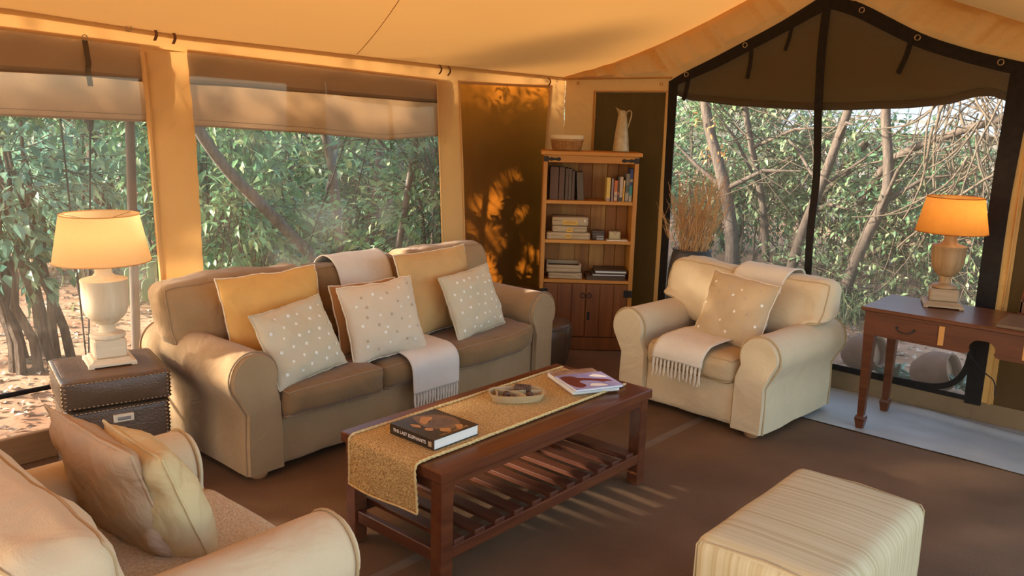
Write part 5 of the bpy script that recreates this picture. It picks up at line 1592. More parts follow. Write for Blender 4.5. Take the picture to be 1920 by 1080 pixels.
def twig(p0, p1, rad, depth, bend):
    n = 6
    pts = []
    side = Vector((r_.uniform(-1, 1), r_.uniform(-1, 1), 0))
    for i in range(n + 1):
        t = i / n
        p = p0.lerp(p1, t) + side * bend * math.sin(math.pi * t) + Vector((r_.uniform(-1, 1), r_.uniform(-1, 1), 0)) * bend * 0.25 * t
        pts.append(p)
    tb.tube(pts, [rad * (1 - 0.6 * i / n) for i in range(n + 1)], 4, cap=False)
    if depth:
        for k in range(r_.randint(3, 5)):
            i = r_.randint(2, n - 1)
            d = (p1 - p0).normalized()
            q = pts[i]
            e = q + (d + Vector((r_.uniform(-0.7, 0.7), r_.uniform(-0.5, 0.5), r_.uniform(-0.1, 0.3)))).normalized() * r_.uniform(0.06, 0.16)
            twig(q, e, rad * 0.6, depth - 1, bend * 0.6)
for k in range(120):
    a = r_.uniform(0, 2 * math.pi); q = math.sqrt(r_.random()) * 0.10
    p0 = Vector((q * math.cos(a), q * math.sin(a), 0.76))
    if k < 26:
        p1 = Vector((-0.10 + r_.uniform(-0.14, 0.06), r_.uniform(-0.1, 0.04), r_.uniform(1.02, 1.26)))
        p0.x = -abs(p0.x)
    else:
        p1 = Vector((0.06 + p0.x * 0.9 + r_.uniform(-0.12, 0.14), p0.y * 0.6 + r_.uniform(-0.12, 0.10), r_.uniform(1.08, 1.36)))
    twig(p0, p1, 0.0023, 1, 0.020)
tw = tb.build('dried_twigs', M['twig'], None, sharp=None)
tag(tw, 'bundle of dried orange-brown twigs standing in the dark clay pot', 'twigs', None, 'stuff'); tw.location = (-2.80, 4.98, 0)

# ------------------------------------------------------------------ desk
dk = root('writing_desk', 'mahogany writing desk with tapered legs by the netting door', 'desk', (-0.93, 4.83, 0))
def db(name, lo, hi, m='desk', ch=0.002, parent=dk):
    b = MB(); b.box([a - o for a, o in zip(lo, (-0.93, 4.83, 0))], [a - o for a, o in zip(hi, (-0.93, 4.83, 0))], ch)
    return b.build(name, M[m], parent, smooth=False)
DX0, DX1, DY0, DY1, DZ = -1.53, -0.33, 4.585, 5.075, 0.700
db('desktop', (DX0, DY0, DZ - 0.022), (DX1, DY1, DZ), ch=0.005)
# front apron with the arched knee-hole
ap = MB()
ax0, ax1 = DX0 + 0.035, DX1 - 0.035
zt_ = DZ - 0.0225
poly = [(ax0, zt_), (ax0, 0.548), (-1.02, 0.542)]
for k in range(1, 7):
    a = R(15 * k)
    poly.append((-1.02 + 0.0 + 0.035 * math.sin(a), 0.542 + 0.02 * (1 - math.cos(a))))
for k in range(0, 7):
    a = R(15 * k)
    poly.append((-0.945 - 0.045 * math.cos(a) + 0.0, 0.575 + 0.045 * math.sin(a)))
poly += [(-0.93, 0.62)]
mir = [(-0.93 * 2 - x, z) for x, z in reversed(poly[1:-1])]
poly = poly + mir + [(ax1, zt_)]
ap.prism(poly, lambda a, b_: (a + 0.93, 4.605 - 4.83, b_), lambda a, b_: (a + 0.93, 4.622 - 4.83, b_))
apo = ap.build('front_apron', M['desk'], dk, smooth=False)
db('side_apron', (DX0 + 0.028, 4.63, 0.548), (DX0 + 0.044, 5.05, zt_), 'desk')
db('side_apron', (DX1 - 0.044, 4.63, 0.548), (DX1 - 0.028, 5.05, zt_), 'desk')
db('back_apron', (DX0 + 0.04, 5.035, 0.548), (DX1 - 0.04, 5.052, zt_), 'desk')
for x0, x1 in ((-1.455, -1.14), (-0.72, -0.405)):
    dr = db('drawer', (x0, 4.601, 0.558), (x1, 4.612, 0.662), 'desk', 0.002)
    b = MB()
    cx = (x0 + x1) / 2 + 0.93
    b.tube(smooth_path([(cx - 0.042, -0.237, 0.612), (cx - 0.032, -0.245, 0.598), (cx, -0.248, 0.592), (cx + 0.032, -0.245, 0.598), (cx + 0.042, -0.237, 0.612)], 4), 0.0032, 6)
    for s in (-1, 1):
        b.tube([(cx + s * 0.042, -0.228, 0.613), (cx + s * 0.042, -0.240, 0.613)], 0.007, 8)
    b.build('drawer_handle', M['iron'], dr)
db('inlay_strip', (-1.135, 4.600, 0.560), (-1.108, 4.608, 0.660), 'desk_inlay', 0.001)
db('inlay_strip', (-0.752, 4.600, 0.560), (-0.725, 4.608, 0.660), 'desk_inlay', 0.001)
for x in (DX0 + 0.050, DX1 - 0.050):
    for y in (DY0 + 0.046, DY1 - 0.042):
        b = MB()
        rings = [(0.016, 0.0), (0.018, 0.012), (0.027, 0.065), (0.024, 0.078), (0.017, 0.084), (0.0235, 0.40), (0.028, 0.548), (0.030, zt_)]
        vs, fs = [], []
        for h_, z in rings:
            vs += [(x + 0.93 - h_, y - 4.83 - h_, z), (x + 0.93 + h_, y - 4.83 - h_, z), (x + 0.93 + h_, y - 4.83 + h_, z), (x + 0.93 - h_, y - 4.83 + h_, z)]
        for i in range(len(rings) - 1):
            for k in range(4):
                fs.append((i * 4 + k, i * 4 + (k + 1) % 4, i * 4 + 4 + (k + 1) % 4, i * 4 + 4 + k))
        fs.append((3, 2, 1, 0)); fs.append(tuple(len(vs) - 4 + k for k in range(4)))
        b.add(vs, fs); b.build('leg', M['desk'], dk, smooth=False)
table_lamp('waxed wood urn lamp with amber woven shade on the writing desk', (-1.225, 4.955, DZ + 0.0005), R(20), 0.098, 0.034, 0.070, 0.066, UR2, (0.179, 0.408, 0.141, 0.594),
           M['waxed'], M['waxed_x'], M['shade_palm'], 40, (1.0, 0.62, 0.28))
# leather folder
fo, fc = flat_book('leather_folder', 'brown leather guest folder with cream pages on the desk', (-0.735, 4.62, DZ + 0.0005), R(2), 0.30, 0.33, 0.016, M['leather_top'], M['paper'], 'folder', 0.003)
# wooden desk organiser
og = root('desk_organiser', 'wooden desk organiser with pigeonholes at the right edge of the picture', 'organiser', (-0.70, 5.10, DZ + 0.0005))
def ogb(name, lo, hi, m='desk', ch=0.002):
    b = MB(); b.box(lo, hi, ch); return b.build(name, M[m], og, smooth=False)
ogb('base', (-0.17, -0.09, 0.0), (0.20, 0.03, 0.012)); ogb('front_board', (-0.165, -0.085, 0.012), (0.195, -0.075, 0.075))
ogb('back_board', (-0.165, 0.012, 0.012), (0.195, 0.024, 0.19))
for x in (-0.165, 0.01, 0.185):
    b = MB(); b.prism([(-0.085, 0.012), (0.022, 0.012), (0.022, 0.19), (-0.02, 0.17), (-0.085, 0.085)], lambda a, c: (x, a, c), lambda a, c: (x + 0.010, a, c)); b.build('side_board', M['desk'], og, smooth=False)
ogb('tray_lip', (-0.165, -0.045, 0.075), (0.195, -0.037, 0.125))
# lamp cable
q = MB()
q.tube(smooth_path([(-1.19, 5.07, DZ + 0.006), (-1.16, 5.09, 0.69), (-1.13, 5.10, 0.55), (-1.09, 5.12, 0.42), (-1.02, 5.15, 0.33), (-0.96, 5.16, 0.28), (-0.945, 5.15, 0.20)], 6), 0.0038, 6)
tag(q.build('lamp_cable', M['cable']), 'black cable hanging behind the desk from the amber lamp', 'cable')
# ------------------------------------------------------------------ outside: ground, poles, ropes, pots
GZ = -0.10
gm = MB()
def gf_(u, v):
    x, y = lerp(-26, 10, u), lerp(-12, 30, v)
    z = GZ + 0.05 * nz(x * 0.5, y * 0.5, 2) * min(1, max(0, max(-4.6 - x, y - 5.8, x - 1.0, -1.8 - y)) / 2)
    return (x, y, z)
gm.grid(gf_, 120, 130)
tag(gm.build('ground', M['soil'], sharp=None), kind='structure')

def rope(label, a, b, r=0.006, slider=None):
    q = MB(); a, b = Vector(a), Vector(b)
    q.tube([a.lerp(b, t) + Vector((0, 0, -0.02 * math.sin(math.pi * t))) for t in np.linspace(0, 1, 10)], r, 6)
    o = tag(q.build('guy_rope', M['rope']), label, 'rope', 'guy ropes outside the windows')
    if slider is not None:
        s = MB(); p = a.lerp(b, slider); d = (b - a).normalized()
        s.tube([p - d * 0.05, p - d * 0.03, p + d * 0.03, p + d * 0.05], [0.008, 0.018, 0.016, 0.008], 8)
        s.build('rope_slider', M['rope'], o)
    return o
def pole(label, a, b, r=0.024):
    q = MB(); q.tube([Vector(a).lerp(Vector(b), t) for t in (0, 0.3, 0.6, 1)], r, 14)
    o = tag(q.build('tent_pole', M['pole'], None, sharp=60), label, 'pole', 'tent poles outside the windows')
    q = MB(); p = Vector(a).lerp(Vector(b), 0.55); d = (Vector(b) - Vector(a)).normalized()
    q.tube([p - d * 0.008, p + d * 0.008], r + 0.003, 14); q.build('pole_collar', M['pole'], o)
    return o
pole('upright brown pole outside the left window beside the canvas post', (-4.47, 1.945, GZ), (-4.43, 2.00, 1.96))
pole('leaning brown pole outside the right part of the wide window', (-4.62, 3.80, GZ), (-4.52, 4.13, 1.90))
rope('straight dark guy rope left of the other rope behind the pale lamp', (-4.50, 1.66, 2.1), (-5.3, 2.02, GZ), 0.005)
rope('slanting dark guy rope with a slider behind the pale lamp', (-4.45, 1.80, 1.62), (-5.2, 1.97, GZ), 0.005, 0.03)
rope('guy rope with a slider outside the wide window', (-4.55, 3.55, 1.70), (-6.2, 4.0, GZ), 0.007, 0.32)
rope('thin guy rope nearer the leaning pole outside the wide window', (-4.45, 3.60, 1.60), (-6.1, 4.4, GZ), 0.005, 0.05)

def pot_on_side(label, loc, rz, r=0.16):
    t = root('terracotta_pot', label, 'pot', loc, rz, 'terracotta pots outside the netting door')
    b = MB()
    b.lathe([(r * 0.45, 0), (r * 0.62, r * 0.12), (r * 0.95, r * 0.7), (r * 1.02, r * 1.15), (r * 0.92, r * 1.6), (r * 0.80, r * 1.85), (r * 0.84, r * 1.92), (r * 0.86, r * 2.0), (r * 0.78, r * 2.02), (r * 0.72, r * 1.85), (r * 0.82, r * 1.4)], 32, cap1=False)
    o = b.build('body', M['terra'], t, sharp=None); o.rotation_euler = (0, R(72), 0); o.location = (-r * 0.9, 0, r * 0.93)
    b = MB(); b.lathe([(r * 0.80, r * 1.55), (r * 0.4, r * 1.6), (0.002, r * 1.62)], 24, cap0=False); s = b.build('soil', M['soil'], t); s.rotation_euler = (0, R(72), 0); s.location = (-r * 0.9, 0, r * 0.93)
    return t
def aloe(label, loc, n, L_, seed, up=0.6):
    t = root('aloe', label, 'plant', loc, 0, 'aloes outside the netting door')
    r_ = random.Random(seed)
    for k in range(n):
        a = 2 * math.pi * k / n + r_.uniform(-0.3, 0.3); l = L_ * r_.uniform(0.75, 1.1); e = r_.uniform(0.3, 1.0) * up
        q = MB(); P = []
        for i in range(6):
            s = i / 5
            P.append(Vector((math.cos(a) * l * s * (1 - 0.25 * e), math.sin(a) * l * s * (1 - 0.25 * e), l * (e * s - 0.55 * s * s * (1.1 - e)) + 0.01)))
        q.tube(P, [0.020 * L_ / 0.2, 0.021 * L_ / 0.2, 0.018 * L_ / 0.2, 0.013 * L_ / 0.2, 0.007 * L_ / 0.2, 0.001], 6)
        q.build('leaf', M['aloe'], t)
    return t
pot_on_side('terracotta pot on its side left of the desk legs, outside the door', (-1.97, 6.02, GZ), R(-12), 0.135)
pot_on_side('terracotta pot on its side between the desk leg and the door edge', (-1.46, 5.90, GZ), R(-8), 0.135)
aloe('grey-green aloe between the two terracotta pots', (-1.74, 6.05, GZ), 11, 0.27, 3, 0.9)
aloe('small spiky aloe growing from the right terracotta pot', (-1.30, 5.93, GZ + 0.08), 12, 0.15, 4, 1.0)
aloe('curling aloe nearest the right edge of the netting door', (-1.13, 5.92, GZ), 8, 0.22, 6, 1.0)
aloe('thin aloe by the mouth of the left terracotta pot', (-1.83, 6.12, GZ + 0.05), 7, 0.20, 8, 1.0)

# ------------------------------------------------------------------ vegetation
def leaf_arrays(P, D, S, W=0.42, rng=None):
    n = len(P)
    up = np.tile(np.array([0, 0, 1.0]), (n, 1)) + rng.normal(0, 0.45, (n, 3))
    side = np.cross(D, up); side /= np.linalg.norm(side, axis=1, keepdims=True) + 1e-9
    nn = np.cross(side, D)
    s = S[:, None]
    b = P
    m = P + D * s * 0.5 - nn * s * 0.02
    t = P + D * s - nn * s * 0.14
    l = P + D * s * 0.42 + side * s * W / 2 + nn * s * 0.06
    r_ = P + D * s * 0.42 - side * s * W / 2 + nn * s * 0.06
    V = np.stack([b, r_, t, l, m], 1).reshape(-1, 3)
    base = (np.arange(n) * 5)[:, None]
    F = np.concatenate([base + np.array([[0, 1, 4]]), base + np.array([[1, 2, 4]]), base + np.array([[4, 2, 3]]), base + np.array([[0, 4, 3]])], 1).reshape(-1, 3)
    return V, F
def tri_mesh(name, V, F, m, parent=None, smooth=False):
    me = bpy.data.meshes.new(name)
    me.vertices.add(len(V)); me.vertices.foreach_set('co', np.asarray(V, np.float32).ravel())
    me.loops.add(len(F) * 3); me.loops.foreach_set('vertex_index', np.asarray(F, np.int32).ravel())
    me.polygons.add(len(F)); me.polygons.foreach_set('loop_start', np.arange(len(F), dtype=np.int32) * 3)
    if smooth: me.polygons.foreach_set('use_smooth', np.ones(len(F), bool))
    me.update(calc_edges=True)
    me.materials.append(m)
    o = bpy.data.objects.new(name, me); C.objects.link(o)
    if parent is not None: o.parent = parent
    return o
LEAF_ME = {}
def leaf_template(mk):
    if mk not in LEAF_ME:
        me = bpy.data.meshes.new('leaf')
        # along +x, length 1
        v = [(0, 0, 0), (0.18, -0.13, 0.03), (0.45, -0.21, 0.05), (0.75, -0.12, 0.0), (1, 0, -0.14), (0.75, 0.12, 0.0), (0.45, 0.21, 0.05), (0.18, 0.13, 0.03), (0.25, 0, 0), (0.6, 0, -0.03)]
        f = [(0, 1, 8), (1, 2, 9, 8), (2, 3, 9), (3, 4, 9), (9, 4, 5), (9, 5, 6), (8, 9, 6, 7), (0, 8, 7)]
        me.from_pydata(v, [], f); me.materials.append(M[mk]); me.update()
        LEAF_ME[mk] = me
    return LEAF_ME[mk]
CAM = np.array([0, 0, EYE])
SUNV = np.array(SUN_DIR)
GAPS = []          # (target point, radius): leaves are left out along these sun rays to place sun patches
def outside_tent(P, pad=0.12):
    return ~((P[:, 0] > XL - pad) & (P[:, 0] < 0.3) & (P[:, 1] > -2.9) & (P[:, 1] < YE + pad) & (P[:, 2] < 2.9))
def open_mask(P, S):
    keep = np.ones(len(P), bool)
    for (q, rr) in GAPS:
        d = P - np.array(q)
        along = d @ SUNV
        perp = np.linalg.norm(d - along[:, None] * SUNV, axis=1)
        keep &= ~((along > 0) & (perp < rr + S * 0.35))
    return keep
def bush(label, base, crown, ntwig, lsize, mk, seed, nstem=4, bark='bark', stem_r=0.018, own=20, per=8, cat='shrub', name='shrub', group='bushes outside the tent', flat=0.0, droop=0.3, shell=0.45, gaps=True):
    """crown = (dx, dy, dz, rx, ry, rz) relative to base"""
    rng = np.random.default_rng(seed)
    r_ = random.Random(seed)
    t = root(name, label, cat, base, 0, group)
    c = np.array(crown[:3]); rad = np.array(crown[3:])
    # stems
    ends = []
    for k in range(nstem):
        a = 2 * math.pi * k / nstem + r_.uniform(-0.4, 0.4)
        p0 = Vector((0.016 * nstem * math.cos(a) * r_.uniform(0.5, 1.3), 0.018 * nstem * math.sin(a) * r_.uniform(0.5, 1.3), 0))
        e = Vector((c[0] + rad[0] * 0.5 * math.cos(a) * r_.random(), c[1] + rad[1] * 0.5 * math.sin(a) * r_.random(), c[2] + rad[2] * r_.uniform(0.1, 0.7)))
        P = [p0]
        for i in range(1, 8):
            s = i / 7
            P.append(p0.lerp(e, s) + Vector((r_.uniform(-1, 1), r_.uniform(-1, 1), 0)) * 0.05 * math.sin(math.pi * s))
        q = MB(); q.tube(P, [stem_r * (1 - 0.7 * i / 7) for i in range(8)], 6, cap=False)
        q.build('stem', M[bark], t)
        ends.append(P)
    u = rng.normal(size=(ntwig, 3)); u /= np.linalg.norm(u, axis=1, keepdims=True)
    rr = (shell + (1 - shell) * rng.random(ntwig)) ** 0.8
    st = c + u * rad * rr[:, None]
    d = u * 0.8 + rng.normal(0, 0.5, (ntwig, 3)); d[:, 2] -= droop * 0.5; d[:, 2] *= (1 - flat)
    d /= np.linalg.norm(d, axis=1, keepdims=True)
    tl = lsize * rng.uniform(2.0, 4.0, ntwig)
    LP, LD, LS = [], [], []
    for i in range(per):
        s = (i + 0.6) / per
        P = st + d * (tl * s)[:, None]; P[:, 2] -= droop * tl * s * s * 0.4
        sd = np.cross(d, rng.normal(0, 1, (ntwig, 3))); sd /= np.linalg.norm(sd, axis=1, keepdims=True) + 1e-9
        D = d * 0.7 + sd * (0.9 if i < per - 1 else 0.1); D[:, 2] -= droop * 0.5
        D /= np.linalg.norm(D, axis=1, keepdims=True)
        LP.append(P); LD.append(D); LS.append(lsize * rng.uniform(0.6, 1.2, ntwig))
    LP, LD, LS = np.concatenate(LP), np.concatenate(LD), np.concatenate(LS)
    keep = (LP[:, 2] + base[2] > GZ + 0.02)
    if gaps: keep &= open_mask(LP + np.array(base), LS)
    keep &= outside_tent(LP + LD * LS[:, None] + np.array(base)) & outside_tent(LP + np.array(base))
    LP, LD, LS = LP[keep], LD[keep], LS[keep]
    # twigs as fine sticks
    q = MB()
    for k in range(ntwig):
        if st[k][2] + base[2] < GZ + 0.03: continue
        if gaps and not open_mask((st[k] + np.array(base))[None, :], np.array([0.05]))[0]: continue
        e = st[k] + d[k] * tl[k]; e[2] -= droop * tl[k] * 0.4
        if not outside_tent((e + np.array(base))[None, :])[0] or not outside_tent((st[k] + np.array(base))[None, :])[0]: continue
        m_ = st[k] + d[k] * tl[k] * 0.5; m_[2] -= droop * tl[k] * 0.1
        b0 = st[k] - u[k] * rad * 0.25 * rr[k]
        q.tube([b0, st[k], m_, e], [0.004, 0.0035, 0.0028, 0.0012], 3, cap=False)
    o = q.build('twigs', M[bark], t, smooth=False); o['kind'] = 'stuff'
    # the largest leaves in view as leaves of their own
    dist = np.linalg.norm(LP + np.array(base) - CAM, axis=1)
    order = np.argsort(dist - LS * 12)
    sel = order[:own] if own else order[:0]
    rest = np.setdiff1d(np.arange(len(LP)), sel)
    V, F = leaf_arrays(LP[rest], LD[rest], LS[rest], 0.42, rng)
    fo = tri_mesh('foliage', V, F, M[mk], t); fo['kind'] = 'stuff'
    for k in sel:
        lo = bpy.data.objects.new('leaf', leaf_template(mk)); C.objects.link(lo); lo.parent = t
        lo.location = LP[k]; lo.scale = (LS[k],) * 3
        lo.rotation_mode = 'QUATERNION'
        lo.rotation_quaternion = Vector(LD[k]).to_track_quat('X', 'Z')
    return t
def trunk_tree(label, pts, r0, r1, crown=None, ntwig=0, lsize=0.1, mk='leaf_a', seed=0, bark='bark', branches=0, name='tree', group='trees outside the tent', own=0, gaps=True, clump=0.45):
    P = smooth_path(pts, 5)
    n = len(P)
    t = root(name, label, 'tree', tuple(P[0]), 0, group)
    o_ = P[0]
    r_ = random.Random(seed)
    q = MB(); q.tube([p - o_ for p in P], [lerp(r0, r1, i / (n - 1)) * (1 + 0.12 * nz(i * 0.7, seed, 0)) for i in range(n)], 10, cap=False)
    q.build('trunk', M[bark], t, sharp=None)
    for k in range(branches):
        i = r_.randint(n // 3, n - 2)
        a = P[i] - o_
        d = Vector((r_.uniform(-1, 1), r_.uniform(-1, 1), r_.uniform(0.1, 0.9))).normalized() * r_.uniform(0.5, 1.2)
        q = MB(); q.tube([a, a + d * 0.5 + Vector((0, 0, r_.uniform(-0.05, 0.1))), a + d], [r1 * 0.7, r1 * 0.5, r1 * 0.2], 6, cap=False)
        q.build('branch', M[bark], t, sharp=None)
    if crown:
        rng = np.random.default_rng(seed + 50)
        c = np.array(crown[:3]) - np.array(o_); rad = np.array(crown[3:])
        u = rng.normal(size=(ntwig, 3)); u /= np.linalg.norm(u, axis=1, keepdims=True)
        st = c + u * rad * (rng.random(ntwig) ** 0.45)[:, None]
        # clumps
        cl = c + (rng.normal(0, 0.5, (max(6, ntwig // 60), 3))) * rad
        pick = cl[rng.integers(0, len(cl), ntwig)]
        st = st * (1 - clump) + pick * clump
        per = 7
        LP, LD, LS = [], [], []
        d = rng.normal(0, 1, (ntwig, 3)); d[:, 2] -= 0.25; d /= np.linalg.norm(d, axis=1, keepdims=True)
        for i in range(per):
            s = (i + .5) / per
            sd = rng.normal(0, 0.8, (ntwig, 3)); D = d * 0.6 + sd; D[:, 2] -= 0.3; D /= np.linalg.norm(D, axis=1, keepdims=True)
            LP.append(st + d * s * lsize * 3); LD.append(D); LS.append(lsize * rng.uniform(0.6, 1.2, ntwig))
        LP, LD, LS = np.concatenate(LP), np.concatenate(LD), np.concatenate(LS)
        if gaps:
            k = open_mask(LP + np.array(o_), LS); LP, LD, LS = LP[k], LD[k], LS[k]
        V, F = leaf_arrays(LP, LD, LS, 0.42, rng)
        fo = tri_mesh('crown', V, F, M[mk], t); fo['kind'] = 'stuff'
    return t

# sun rays cleared of leaves to set the sun patches: (place they strike, half width)
GAPS += [((-4.15, 4.546, 1.076), 0.07), ((-4.15, 4.50, 1.00), 0.06), ((-4.15, 4.322, 1.03), 0.055), ((-4.15, 4.34, 0.86), 0.05), ((-4.15, 4.50, 0.78), 0.08), ((-4.15, 4.58, 0.70), 0.06),
         ((-4.15, 4.44, 0.57), 0.07), ((-4.15, 4.52, 0.46), 0.07), ((-4.15, 4.74, 1.22), 0.045), ((-4.15, 4.66, 1.20), 0.035), ((-4.15, 4.82, 0.95), 0.045), ((-4.15, 4.88, 0.50), 0.05), ((-4.15, 4.98, 0.60), 0.05),
         ((-4.15, 3.40, 1.62), 0.06), ((-4.15, 3.62, 1.60), 0.06), ((-4.15, 3.70, 1.66), 0.05), ((-4.15, 3.30, 1.70), 0.05),
         ((-4.15, 2.03, 0.86), 0.03), ((-4.15, 2.12, 0.86), 0.04), ((-4.15, 2.18, 0.83), 0.04), ((-4.17, 2.60, 1.62), 0.05),
         ((-3.30, 3.93, 0.61), 0.10), ((-3.24, 3.90, 0.60), 0.09), ((-3.24, 1.92, 0.60), 0.06), ((-2.05, 2.62, 0.0), 0.06), ((-2.04, 2.72, 0.0), 0.07), ((-2.04, 2.83, 0.0), 0.05), ((-2.04, 2.93, 0.0), 0.06), ((-2.04, 3.04, 0.0), 0.05), ((-1.95, 2.88, 0.17), 0.06), ((-1.96, 2.75, 0.17), 0.05),
         ((-2.15, 3.70, 0.0), 0.05), ((-2.40, 3.62, 0.0), 0.05), ((-2.45, 2.45, 0.17), 0.05), ((-3.75, 3.55, 0.85), 0.05), ((-3.75, 3.85, 0.85), 0.06), ((-3.80, 2.5, 0.86), 0.04), ((-2.75, 1.62, 0.0), 0.07), ((-2.65, 1.75, 0.0), 0.06)]


# --- left: bushes near the windows
bush('blue-green leafy bush on dark stems at the left edge of the left window', (-6.1, 2.0, GZ), (0.0, -0.20, 1.38, 0.60, 0.62, 0.55), 230, 0.125, 'leaf_b', 1, 11, 'bark', 0.034, 30)
bush('bush with hanging blue-green leaves behind the pale lamp', (-7.8, 3.1, GZ), (0.1, 0.0, 1.50, 0.8, 0.85, 0.62), 220, 0.15, 'leaf_b', 2, 6, 'bark', 0.025, 26)
bush('thin-stemmed bush with long pale leaves at the left of the wide window', (-6.1, 3.45, GZ), (0.0, 0.1, 0.95, 0.45, 0.55, 0.75), 130, 0.12, 'leaf_a', 3, 9, 'vine', 0.010, 30, shell=0.2)
bush('low sprawling bush under the leaning grey log', (-6.9, 4.35, GZ), (0.0, 0.0, 0.45, 0.5, 0.7, 0.38), 140, 0.10, 'leaf_a', 4, 6, 'vine', 0.010, 24)
bush('bright sunlit bush in the middle of the wide window', (-8.0, 5.2, GZ), (0.0, 0.0, 1.15, 0.8, 0.9, 0.75), 260, 0.14, 'leaf_c', 5, 6, 'bark', 0.02, 28)
bush('dense green bush right of the leaning pole', (-6.6, 6.2, GZ), (0.0, 0.2, 1.05, 0.65, 0.9, 0.85), 270, 0.13, 'leaf_a', 6, 7, 'bark', 0.02, 28)
bush('mid-green bush between the guy ropes and the pole', (-7.4, 5.9, GZ), (0.0, 0.0, 0.95, 0.6, 0.8, 0.85), 230, 0.13, 'leaf_a', 7, 6, 'bark', 0.02, 24)
bush('drooping bush at the top left of the wide window', (-7.1, 3.75, GZ), (0.0, 0.05, 1.65, 0.65, 0.65, 0.42), 180, 0.13, 'leaf_a', 8, 4, 'bark', 0.02, 26, droop=0.7)
bush('low bush near the far corner of the wide window', (-6.4, 7.3, GZ), (0.0, 0.2, 0.9, 0.8, 0.9, 0.9), 240, 0.13, 'leaf_b', 9, 6, 'bark', 0.02, 10)
bush('low shaded bush behind the stems of the left bush', (-9.9, 2.6, GZ), (0, 0, 1.1, 0.9, 1.0, 0.8), 260, 0.14, 'leaf_a', 10, 6, 'bark', 0.02, 10)
bush('broad bush at the far side of the clearing', (-9.6, 4.6, GZ), (0, 0, 1.1, 0.9, 1.2, 1.1), 340, 0.15, 'leaf_a', 11, 6, 'bark', 0.02, 10)
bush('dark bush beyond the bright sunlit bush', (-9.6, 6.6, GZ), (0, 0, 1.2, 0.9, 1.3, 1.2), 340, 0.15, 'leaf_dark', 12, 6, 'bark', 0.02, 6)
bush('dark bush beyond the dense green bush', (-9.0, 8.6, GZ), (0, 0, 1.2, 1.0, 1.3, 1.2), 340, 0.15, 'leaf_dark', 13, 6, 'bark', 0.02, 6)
bush('added unseen shade bush close to the tent, out beyond the left window', (-5.65, -0.75, GZ), (0, 0, 1.0, 0.45, 1.15, 1.0), 620, 0.10, 'leaf_a', 14, 6, 'bark', 0.02, 0, shell=0.1)  # bush added out of view to keep sun off the left window
# --- left: trees and the dark wood behind
trunk_tree('leaning grey log crossing the wide window', [(-5.75, 4.45, GZ), (-5.72, 4.05, 0.42), (-5.68, 3.58, 0.88), (-5.62, 3.18, 1.25), (-5.55, 2.90, 1.60), (-5.5, 2.6, 2.0)], 0.05, 0.036, bark='bark_grey', name='leaning_log', seed=3)
trunk_tree('grey tree trunk at the middle of the wide window', [(-5.9, 4.44, GZ), (-5.9, 4.42, 0.4), (-5.9, 4.37, 0.8), (-5.9, 4.33, 1.2), (-5.92, 4.25, 1.6), (-5.95, 4.15, 2.2)], 0.045, 0.033, seed=4, bark='bark_grey', branches=2)
trunk_tree('forked brown trunk below the guy ropes', [(-5.9, 4.70, GZ), (-5.9, 4.72, 0.4), (-5.88, 4.78, 0.9), (-5.9, 4.85, 1.3), (-5.95, 4.95, 2.1)], 0.05, 0.03, bark='bark', seed=5, branches=3)
trunk_tree('slender pale trunk right of the guy ropes', [(-5.95, 5.15, GZ), (-5.93, 5.18, 0.6), (-5.95, 5.15, 1.2), (-5.97, 5.08, 2.2)], 0.028, 0.02, bark='bark_grey', seed=6, branches=2)
trunk_tree('dark trunk beside the leaning pole', [(-6.0, 5.45, GZ), (-6.02, 5.48, 0.6), (-6.0, 5.45, 1.3), (-6.0, 5.36, 2.3)], 0.04, 0.03, seed=7, bark='bark', branches=3)
trunk_tree('thick dark trunk behind the pale lamp', [(-8.3, 3.45, GZ), (-8.3, 3.4, 0.9), (-8.35, 3.35, 1.8), (-8.4, 3.3, 3.2)], 0.09, 0.06, seed=8, bark='bark', branches=3)
trunk_tree('tree with a dense crown behind the bright bush', [(-9.8, 4.9, GZ), (-9.8, 4.9, 1.4), (-9.9, 4.8, 3.0)], 0.10, 0.06, (-10.2, 4.6, 2.3, 1.0, 1.7, 0.5), 260, 0.12, 'leaf_a', 10, 'bark', 3)
trunk_tree('tree with a dense crown beyond the leaning pole', [(-9.6, 7.6, GZ), (-9.6, 7.6, 1.4), (-9.7, 7.5, 3.0)], 0.10, 0.06, (-9.9, 7.2, 2.3, 1.0, 1.7, 0.5), 260, 0.12, 'leaf_dark', 11, 'bark', 3)
for k, (x, y, s_, lab) in enumerate(((-12.8, 4.4, 1.05, 'dark evergreen at the back of the wood, behind the canvas post'), (-12.6, 8.0, 1.0, 'dark evergreen at the back of the wood, behind the leaning log'),
                                    (-12.2, 11.6, 1.05, 'dark evergreen at the back of the wood, behind the guy ropes'), (-10.6, 14.6, 1.0, 'dark evergreen at the back of the wood, behind the leaning pole'))):
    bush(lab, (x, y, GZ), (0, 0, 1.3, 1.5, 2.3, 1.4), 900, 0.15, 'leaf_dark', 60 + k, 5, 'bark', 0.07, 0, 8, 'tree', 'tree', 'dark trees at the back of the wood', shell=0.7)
# limb whose shade falls on the far end of the roof
trunk_tree('tall tree well left of the tent whose limb shades the roof', [(-9.4, -1.3, GZ), (-9.35, -1.2, 1.8), (-9.1, -0.8, 3.4), (-8.7, -0.35, 4.0), (-8.32, -0.07, 4.10), (-7.98, 0.12, 4.2), (-7.65, 0.3, 4.30)], 0.13, 0.06, (-8.0, 0.10, 4.19, 0.36, 0.24, 0.11), 130, 0.12, 'leaf_a', 14, 'bark', 0, gaps=False, clump=0.1)
